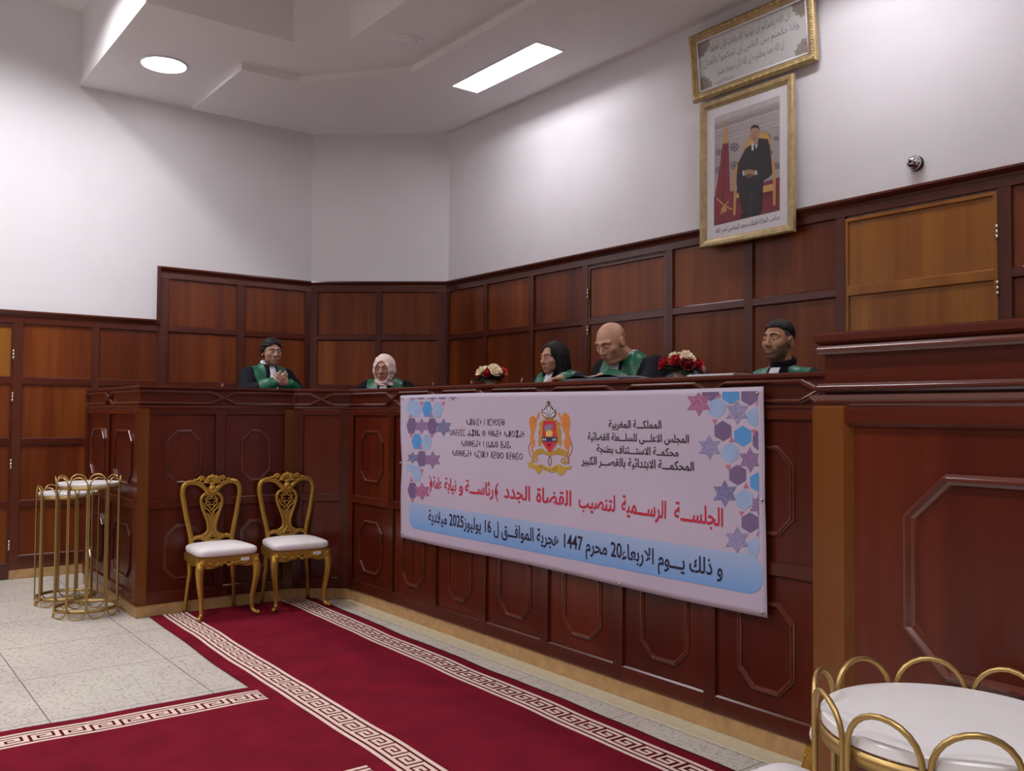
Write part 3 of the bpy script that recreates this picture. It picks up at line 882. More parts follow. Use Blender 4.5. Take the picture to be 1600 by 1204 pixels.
EMBLEM=[['lion','p',[[-4.247,1.454],[-4.24,1.479],[-4.219,1.492],[-4.194,1.486],[-4.178,1.476],[-4.169,1.49],[-4.159,1.515],[-4.139,1.508],[-4.152,1.484],[-4.171,1.464],[-4.178,1.433],[-4.193,1.393],[-4.204,1.366],[-4.189,1.34],[-4.192,1.309],[-4.21,1.304],[-4.228,1.325],[-4.239,1.356],[-4.229,1.392],[-4.24,1.427]]],['lion','p',[[-3.867,1.467],[-3.881,1.496],[-3.91,1.513],[-3.932,1.502],[-3.945,1.481],[-3.965,1.515],[-3.979,1.504],[-3.95,1.466],[-3.948,1.436],[-3.922,1.398],[-3.909,1.373],[-3.928,1.343],[-3.921,1.311],[-3.889,1.297],[-3.863,1.336],[-3.867,1.365],[-3.883,1.399],[-3.869,1.437]]],['lionline','s',0.006,[[-4.232,1.334],[-4.251,1.302],[-4.242,1.267],[-4.217,1.243]]],['lion','s',0.016,[[-4.221,1.312],[-4.217,1.286],[-4.203,1.264]]],['lionline','s',0.006,[[-3.86,1.345],[-3.852,1.315],[-3.858,1.286],[-3.879,1.264],[-3.882,1.219]]],['lion','s',0.016,[[-3.889,1.306],[-3.892,1.284],[-3.905,1.267]]],['lionline','s',0.007,[[-4.19,1.464],[-4.185,1.457]]],['lionline','s',0.007,[[-3.913,1.451],[-3.904,1.449]]],['gold','p',[[-4.152,1.446],[-4.117,1.467],[-4.103,1.465],[-4.124,1.447],[-4.12,1.412],[-4.13,1.376],[-4.126,1.333],[-4.15,1.305],[-4.161,1.336],[-4.151,1.376],[-4.162,1.393],[-4.144,1.42]]],['gold','p',[[-3.961,1.423],[-3.945,1.398],[-3.954,1.38],[-3.944,1.342],[-3.954,1.312],[-3.977,1.337],[-3.974,1.38],[-3.984,1.414],[-3.981,1.448],[-4.002,1.465],[-3.988,1.468],[-3.955,1.449]]],['gold','p',[[-4.21,1.266],[-4.178,1.289],[-4.129,1.301],[-4.05,1.27],[-3.974,1.307],[-3.921,1.3],[-3.889,1.28],[-3.889,1.253],[-3.947,1.266],[-4.0,1.27],[-4.05,1.256],[-4.108,1.268],[-4.16,1.263],[-4.195,1.238]]],['gold','s',0.011,[[-4.162,1.234],[-4.164,1.227],[-4.171,1.223],[-4.181,1.221],[-4.191,1.222],[-4.198,1.226],[-4.201,1.232],[-4.198,1.238],[-4.191,1.243],[-4.181,1.245],[-4.171,1.244],[-4.164,1.24],[-4.162,1.234]]],['gold','s',0.011,[[-3.91,1.238],[-3.913,1.232],[-3.919,1.227],[-3.929,1.225],[-3.938,1.226],[-3.944,1.23],[-3.947,1.236],[-3.944,1.242],[-3.938,1.247],[-3.929,1.249],[-3.92,1.248],[-3.913,1.244],[-3.91,1.238]]],['gold','s',0.01,[[-4.203,1.255],[-4.216,1.219],[-4.195,1.2]]],['gold','s',0.01,[[-3.895,1.259],[-3.888,1.23],[-3.914,1.216]]],['lionline','s',0.006,[[-4.037,1.229],[-4.038,1.219],[-4.04,1.211],[-4.045,1.205],[-4.05,1.203],[-4.055,1.204],[-4.059,1.21],[-4.062,1.218],[-4.064,1.228],[-4.063,1.238],[-4.06,1.247],[-4.055,1.252],[-4.05,1.255],[-4.045,1.253],[-4.041,1.247],[-4.038,1.239],[-4.037,1.229]]],['ribbon','p',[[-4.256,1.21],[-4.213,1.215],[-4.184,1.197],[-4.129,1.208],[-4.08,1.195],[-4.04,1.188],[-3.986,1.212],[-3.947,1.21],[-3.908,1.199],[-3.856,1.212],[-3.869,1.188],[-3.895,1.191],[-3.927,1.16],[-3.953,1.148],[-3.976,1.157],[-3.973,1.174],[-4.033,1.162],[-4.087,1.173],[-4.128,1.175],[-4.132,1.153],[-4.156,1.149],[-4.198,1.18],[-4.245,1.182]]],['ink','s',0.006,[[-4.142,1.194],[-4.129,1.191]]],['ink','s',0.006,[[-4.124,1.192],[-4.112,1.189]]],['ink','s',0.006,[[-4.093,1.183],[-4.081,1.181]]],['ink','s',0.006,[[-4.059,1.175],[-4.047,1.173]]],['ink','s',0.006,[[-4.019,1.183],[-4.007,1.18]]],['ink','s',0.006,[[-3.995,1.192],[-3.983,1.19]]],['shieldedge','p',[[-4.117,1.469],[-3.988,1.47],[-3.98,1.444],[-3.977,1.34],[-4.05,1.266],[-4.13,1.336],[-4.124,1.442]]],['red','p',[[-4.108,1.463],[-3.997,1.464],[-3.99,1.442],[-3.983,1.341],[-4.05,1.274],[-4.123,1.337],[-4.115,1.44]]],['sky','p',[[-4.119,1.377],[-4.116,1.407],[-4.101,1.427],[-4.079,1.439],[-4.052,1.444],[-4.025,1.44],[-4.001,1.429],[-3.989,1.41],[-3.986,1.38]]],['gold','s',0.004,[[-4.092,1.391],[-4.111,1.395]]],['gold','s',0.004,[[-4.086,1.398],[-4.102,1.405]]],['gold','s',0.004,[[-4.077,1.403],[-4.089,1.414]]],['gold','s',0.004,[[-4.066,1.407],[-4.072,1.419]]],['gold','s',0.004,[[-4.054,1.409],[-4.054,1.422]]],['gold','s',0.004,[[-4.041,1.408],[-4.035,1.42]]],['gold','s',0.004,[[-4.03,1.404],[-4.019,1.415]]],['gold','s',0.004,[[-4.021,1.399],[-4.005,1.407]]],['gold','s',0.004,[[-4.015,1.392],[-3.997,1.397]]],['sun','p',[[-4.022,1.387],[-4.023,1.38],[-4.028,1.373],[-4.035,1.368],[-4.044,1.365],[-4.054,1.363],[-4.064,1.364],[-4.073,1.367],[-4.08,1.372],[-4.085,1.378],[-4.087,1.385],[-4.085,1.392],[-4.081,1.399],[-4.073,1.404],[-4.064,1.407],[-4.054,1.408],[-4.044,1.408],[-4.035,1.405],[-4.028,1.4],[-4.023,1.394]]],['navy','p',[[-4.123,1.367],[-4.095,1.365],[-4.068,1.37],[-4.034,1.37],[-4.007,1.367],[-3.982,1.37],[-3.983,1.343],[-4.122,1.339]]],['snow','p',[[-4.117,1.347],[-4.108,1.363],[-4.099,1.347]]],['snow','p',[[-4.099,1.347],[-4.09,1.363],[-4.081,1.348]]],['snow','p',[[-4.026,1.349],[-4.017,1.365],[-4.009,1.35]]],['snow','p',[[-4.009,1.35],[-4.001,1.366],[-3.992,1.35]]],['star','p',[[-4.054,1.338],[-4.048,1.328],[-4.031,1.328],[-4.045,1.321],[-4.04,1.31],[-4.054,1.316],[-4.068,1.309],[-4.064,1.32],[-4.078,1.327],[-4.06,1.328]]],['crownband','p',[[-4.093,1.486],[-4.018,1.486],[-4.022,1.469],[-4.089,1.468]]],['snow','p',[[-4.119,1.515],[-4.091,1.525],[-4.08,1.55],[-4.056,1.556],[-4.034,1.55],[-4.021,1.525],[-3.992,1.515],[-4.002,1.494],[-4.018,1.486],[-4.093,1.486],[-4.11,1.493]]],['crownline','s',0.006,[[-4.119,1.515],[-4.11,1.493],[-4.093,1.486]]],['crownline','s',0.006,[[-3.992,1.515],[-4.002,1.494],[-4.018,1.486]]],['crownline','s',0.006,[[-4.08,1.55],[-4.066,1.517],[-4.059,1.487]]],['crownline','s',0.006,[[-4.034,1.55],[-4.044,1.517],[-4.051,1.487]]],['crownline','s',0.006,[[-4.119,1.515],[-4.09,1.508],[-4.069,1.491]]],['crownline','s',0.006,[[-3.992,1.515],[-4.022,1.509],[-4.041,1.491]]],['crownline','s',0.006,[[-4.091,1.525],[-4.08,1.55],[-4.056,1.555],[-4.034,1.55],[-4.021,1.525]]],['crownline','s',0.008,[[-4.058,1.58],[-4.057,1.556]]],['crownline','s',0.008,[[-4.073,1.569],[-4.041,1.569]]],['crownline','p',[[-4.108,1.525],[-4.111,1.522],[-4.116,1.52],[-4.121,1.522],[-4.124,1.525],[-4.121,1.528],[-4.116,1.53],[-4.111,1.528]]],['crownline','p',[[-4.084,1.532],[-4.086,1.529],[-4.091,1.528],[-4.097,1.529],[-4.099,1.532],[-4.097,1.536],[-4.091,1.537],[-4.086,1.536]]],['crownline','p',[[-4.013,1.532],[-4.016,1.529],[-4.021,1.528],[-4.026,1.529],[-4.028,1.532],[-4.026,1.536],[-4.021,1.537],[-4.016,1.536]]],['crownline','p',[[-3.989,1.524],[-3.991,1.52],[-3.997,1.519],[-4.002,1.52],[-4.004,1.524],[-4.002,1.527],[-3.997,1.528],[-3.991,1.527]]],['crownline','p',[[-4.049,1.545],[-4.051,1.542],[-4.056,1.541],[-4.061,1.542],[-4.063,1.545],[-4.061,1.549],[-4.056,1.55],[-4.051,1.549]]]]
PATTERN=[['blue',[[-2.728,1.612],[-2.679,1.612],[-2.679,1.576],[-2.728,1.553],[-2.778,1.577],[-2.778,1.612]]],['purple',[[-2.619,1.612],[-2.575,1.612],[-2.575,1.57],[-2.619,1.546],[-2.667,1.57],[-2.667,1.612]]],['purple',[[-2.849,1.612],[-2.798,1.612],[-2.798,1.593],[-2.849,1.569],[-2.902,1.594],[-2.902,1.612]]],['pale',[[-2.811,1.585],[-2.761,1.56],[-2.761,1.512],[-2.812,1.487],[-2.863,1.511],[-2.863,1.561]]],['pale',[[-2.587,1.541],[-2.575,1.517],[-2.575,1.47],[-2.587,1.446],[-2.634,1.469],[-2.634,1.517]]],['purple',[[-2.777,1.476],[-2.727,1.453],[-2.727,1.404],[-2.777,1.379],[-2.828,1.402],[-2.828,1.451]]],['blue',[[-2.661,1.454],[-2.613,1.431],[-2.614,1.383],[-2.661,1.358],[-2.71,1.381],[-2.71,1.429]]],['purple',[[-2.575,1.435],[-2.575,1.413],[-2.575,1.367],[-2.575,1.342],[-2.606,1.364],[-2.605,1.411]]],['pale',[[-2.737,1.375],[-2.688,1.352],[-2.688,1.304],[-2.737,1.278],[-2.787,1.3],[-2.787,1.349]]],['purple',[[-2.695,1.273],[-2.646,1.252],[-2.647,1.204],[-2.695,1.178],[-2.744,1.198],[-2.744,1.247]]],['blue',[[-2.576,1.247],[-2.575,1.227],[-2.575,1.18],[-2.576,1.154],[-2.623,1.174],[-2.623,1.221]]],['pale',[[-2.657,1.161],[-2.61,1.141],[-2.61,1.094],[-2.657,1.066],[-2.706,1.086],[-2.706,1.134]]],['purple',[[-2.625,1.06],[-2.578,1.041],[-2.578,0.994],[-2.625,0.966],[-2.673,0.985],[-2.673,1.032]]],['blue',[[-2.575,1.033],[-2.575,1.015],[-2.575,0.969],[-2.575,0.941],[-2.578,0.959],[-2.578,1.006]]],['pale',[[-2.591,0.948],[-2.575,0.93],[-2.575,0.884],[-2.591,0.855],[-2.638,0.872],[-2.638,0.919]]],['pale',[[-2.575,1.337],[-2.575,1.316],[-2.575,1.27],[-2.575,1.244],[-2.575,1.265],[-2.575,1.312]]],['rose',[[-2.922,1.612],[-2.898,1.591],[-2.849,1.592],[-2.875,1.559],[-2.849,1.526],[-2.898,1.527],[-2.922,1.493],[-2.946,1.527],[-2.998,1.526],[-2.971,1.56],[-2.998,1.594],[-2.946,1.592]]],['pattern',[[-2.692,1.576],[-2.671,1.546],[-2.629,1.546],[-2.651,1.517],[-2.629,1.487],[-2.671,1.488],[-2.692,1.457],[-2.713,1.488],[-2.757,1.486],[-2.734,1.517],[-2.757,1.547],[-2.713,1.546]]],['pattern',[[-2.862,1.409],[-2.84,1.378],[-2.795,1.38],[-2.818,1.349],[-2.795,1.32],[-2.84,1.319],[-2.862,1.286],[-2.884,1.317],[-2.931,1.314],[-2.907,1.346],[-2.931,1.376],[-2.884,1.377]]],['mauve',[[-2.622,1.357],[-2.602,1.328],[-2.575,1.33],[-2.582,1.3],[-2.575,1.272],[-2.602,1.271],[-2.622,1.24],[-2.642,1.269],[-2.685,1.266],[-2.662,1.297],[-2.685,1.326],[-2.642,1.326]]],['slate',[[-2.771,1.199],[-2.749,1.167],[-2.702,1.171],[-2.726,1.138],[-2.702,1.108],[-2.749,1.105],[-2.771,1.07],[-2.794,1.102],[-2.842,1.097],[-2.817,1.131],[-2.842,1.162],[-2.794,1.164]]],['mauve',[[-2.575,1.154],[-2.575,1.127],[-2.575,1.131],[-2.575,1.101],[-2.575,1.075],[-2.575,1.073],[-2.575,1.042],[-2.587,1.069],[-2.627,1.065],[-2.606,1.095],[-2.627,1.122],[-2.586,1.124]]],['pattern',[[-2.699,0.988],[-2.677,0.958],[-2.632,0.963],[-2.655,0.93],[-2.632,0.901],[-2.677,0.897],[-2.699,0.862],[-2.721,0.891],[-2.768,0.885],[-2.743,0.919],[-2.768,0.949],[-2.721,0.953]]],['tri',[[-2.819,1.586],[-2.784,1.586],[-2.801,1.612]]],['tri',[[-2.588,1.546],[-2.575,1.546],[-2.575,1.572]]],['tri',[[-2.843,1.482],[-2.808,1.482],[-2.825,1.454]]],['tri',[[-2.615,1.436],[-2.582,1.437],[-2.598,1.41]]],['tri',[[-2.743,1.376],[-2.709,1.377],[-2.726,1.403]]],['tri',[[-2.766,1.268],[-2.732,1.27],[-2.749,1.242]]],['tri',[[-2.664,1.166],[-2.631,1.168],[-2.648,1.194]]],['tri',[[-2.69,1.058],[-2.657,1.061],[-2.674,1.033]]],['tri',[[-2.593,0.954],[-2.575,0.957],[-2.577,0.981]]],['pale',[[-5.587,1.586],[-5.515,1.585],[-5.481,1.531],[-5.513,1.477],[-5.585,1.477],[-5.62,1.531]]],['blue',[[-5.446,1.585],[-5.376,1.585],[-5.343,1.531],[-5.374,1.478],[-5.444,1.478],[-5.478,1.531]]],['pale',[[-5.308,1.577],[-5.24,1.577],[-5.208,1.524],[-5.238,1.472],[-5.306,1.472],[-5.339,1.524]]],['purple',[[-5.647,1.467],[-5.573,1.468],[-5.539,1.414],[-5.571,1.359],[-5.645,1.357],[-5.68,1.412]]],['purple',[[-5.375,1.467],[-5.306,1.467],[-5.273,1.415],[-5.304,1.362],[-5.373,1.361],[-5.406,1.413]]],['blue',[[-5.569,1.354],[-5.497,1.356],[-5.463,1.303],[-5.495,1.248],[-5.567,1.246],[-5.602,1.299]]],['pale',[[-5.438,1.352],[-5.368,1.354],[-5.335,1.302],[-5.366,1.248],[-5.436,1.245],[-5.47,1.298]]],['purple',[[-5.495,1.234],[-5.424,1.237],[-5.391,1.185],[-5.422,1.13],[-5.493,1.127],[-5.528,1.179]]],['pale',[[-5.556,1.123],[-5.484,1.127],[-5.45,1.075],[-5.482,1.02],[-5.554,1.015],[-5.589,1.068]]],['purple',[[-5.617,1.002],[-5.544,1.007],[-5.51,0.955],[-5.542,0.899],[-5.615,0.893],[-5.65,0.945]]],['pale',[[-5.656,1.596],[-5.582,1.595],[-5.548,1.541],[-5.58,1.486],[-5.654,1.486],[-5.69,1.541]]],['purple',[[-5.552,1.612],[-5.44,1.612],[-5.46,1.604],[-5.531,1.604]]],['purple',[[-5.268,1.612],[-5.165,1.612],[-5.183,1.601],[-5.249,1.602]]],['slate',[[-5.346,1.612],[-5.324,1.612],[-5.279,1.612],[-5.302,1.612],[-5.278,1.604],[-5.323,1.605],[-5.344,1.584],[-5.366,1.606],[-5.412,1.606],[-5.388,1.612],[-5.413,1.612],[-5.367,1.612]]],['slate',[[-5.078,1.612],[-5.059,1.612],[-5.021,1.612],[-5.041,1.612],[-5.021,1.604],[-5.059,1.605],[-5.077,1.586],[-5.096,1.605],[-5.135,1.605],[-5.115,1.612],[-5.135,1.612],[-5.096,1.612]]],['mauve',[[-5.477,1.467],[-5.447,1.438],[-5.386,1.44],[-5.417,1.412],[-5.385,1.385],[-5.446,1.385],[-5.475,1.355],[-5.505,1.383],[-5.568,1.382],[-5.536,1.41],[-5.569,1.438],[-5.506,1.438]]],['slate',[[-5.197,1.47],[-5.164,1.438],[-5.098,1.44],[-5.132,1.408],[-5.097,1.378],[-5.163,1.377],[-5.195,1.344],[-5.228,1.376],[-5.296,1.374],[-5.261,1.406],[-5.298,1.437],[-5.229,1.437]]],['mauve',[[-5.319,1.242],[-5.286,1.211],[-5.22,1.215],[-5.254,1.183],[-5.219,1.154],[-5.285,1.151],[-5.317,1.118],[-5.35,1.148],[-5.418,1.144],[-5.383,1.177],[-5.419,1.207],[-5.351,1.209]]],['slate',[[-5.583,1.228],[-5.558,1.206],[-5.509,1.209],[-5.534,1.186],[-5.508,1.165],[-5.557,1.163],[-5.581,1.139],[-5.605,1.161],[-5.656,1.158],[-5.63,1.182],[-5.657,1.203],[-5.606,1.204]]],['rose',[[-5.451,1.017],[-5.417,0.986],[-5.346,0.992],[-5.382,0.957],[-5.345,0.928],[-5.415,0.924],[-5.449,0.888],[-5.484,0.918],[-5.557,0.912],[-5.519,0.947],[-5.558,0.977],[-5.485,0.981]]],['pale',[[-5.608,1.145],[-5.589,1.128],[-5.55,1.131],[-5.57,1.112],[-5.549,1.096],[-5.588,1.094],[-5.607,1.075],[-5.626,1.092],[-5.666,1.09],[-5.646,1.108],[-5.667,1.125],[-5.627,1.126]]],['slate',[[-5.609,1.612],[-5.59,1.612],[-5.551,1.612],[-5.571,1.612],[-5.55,1.606],[-5.589,1.607],[-5.608,1.589],[-5.627,1.607],[-5.667,1.607],[-5.646,1.612],[-5.668,1.612],[-5.628,1.612]]],['tri',[[-5.508,1.584],[-5.459,1.584],[-5.483,1.551]]],['tri',[[-5.224,1.582],[-5.178,1.582],[-5.2,1.55]]],['tri',[[-5.654,1.473],[-5.603,1.473],[-5.629,1.506]]],['tri',[[-5.37,1.475],[-5.323,1.475],[-5.347,1.507]]],['tri',[[-5.635,1.354],[-5.585,1.355],[-5.609,1.321]]],['tri',[[-5.498,1.247],[-5.449,1.248],[-5.474,1.28]]],['tri',[[-5.366,1.36],[-5.319,1.361],[-5.342,1.328]]],['tri',[[-5.619,1.011],[-5.569,1.014],[-5.595,1.046]]],['tri',[[-5.479,1.107],[-5.431,1.11],[-5.455,1.076]]],['tri',[[-5.608,0.889],[-5.558,0.893],[-5.582,0.858]]]]
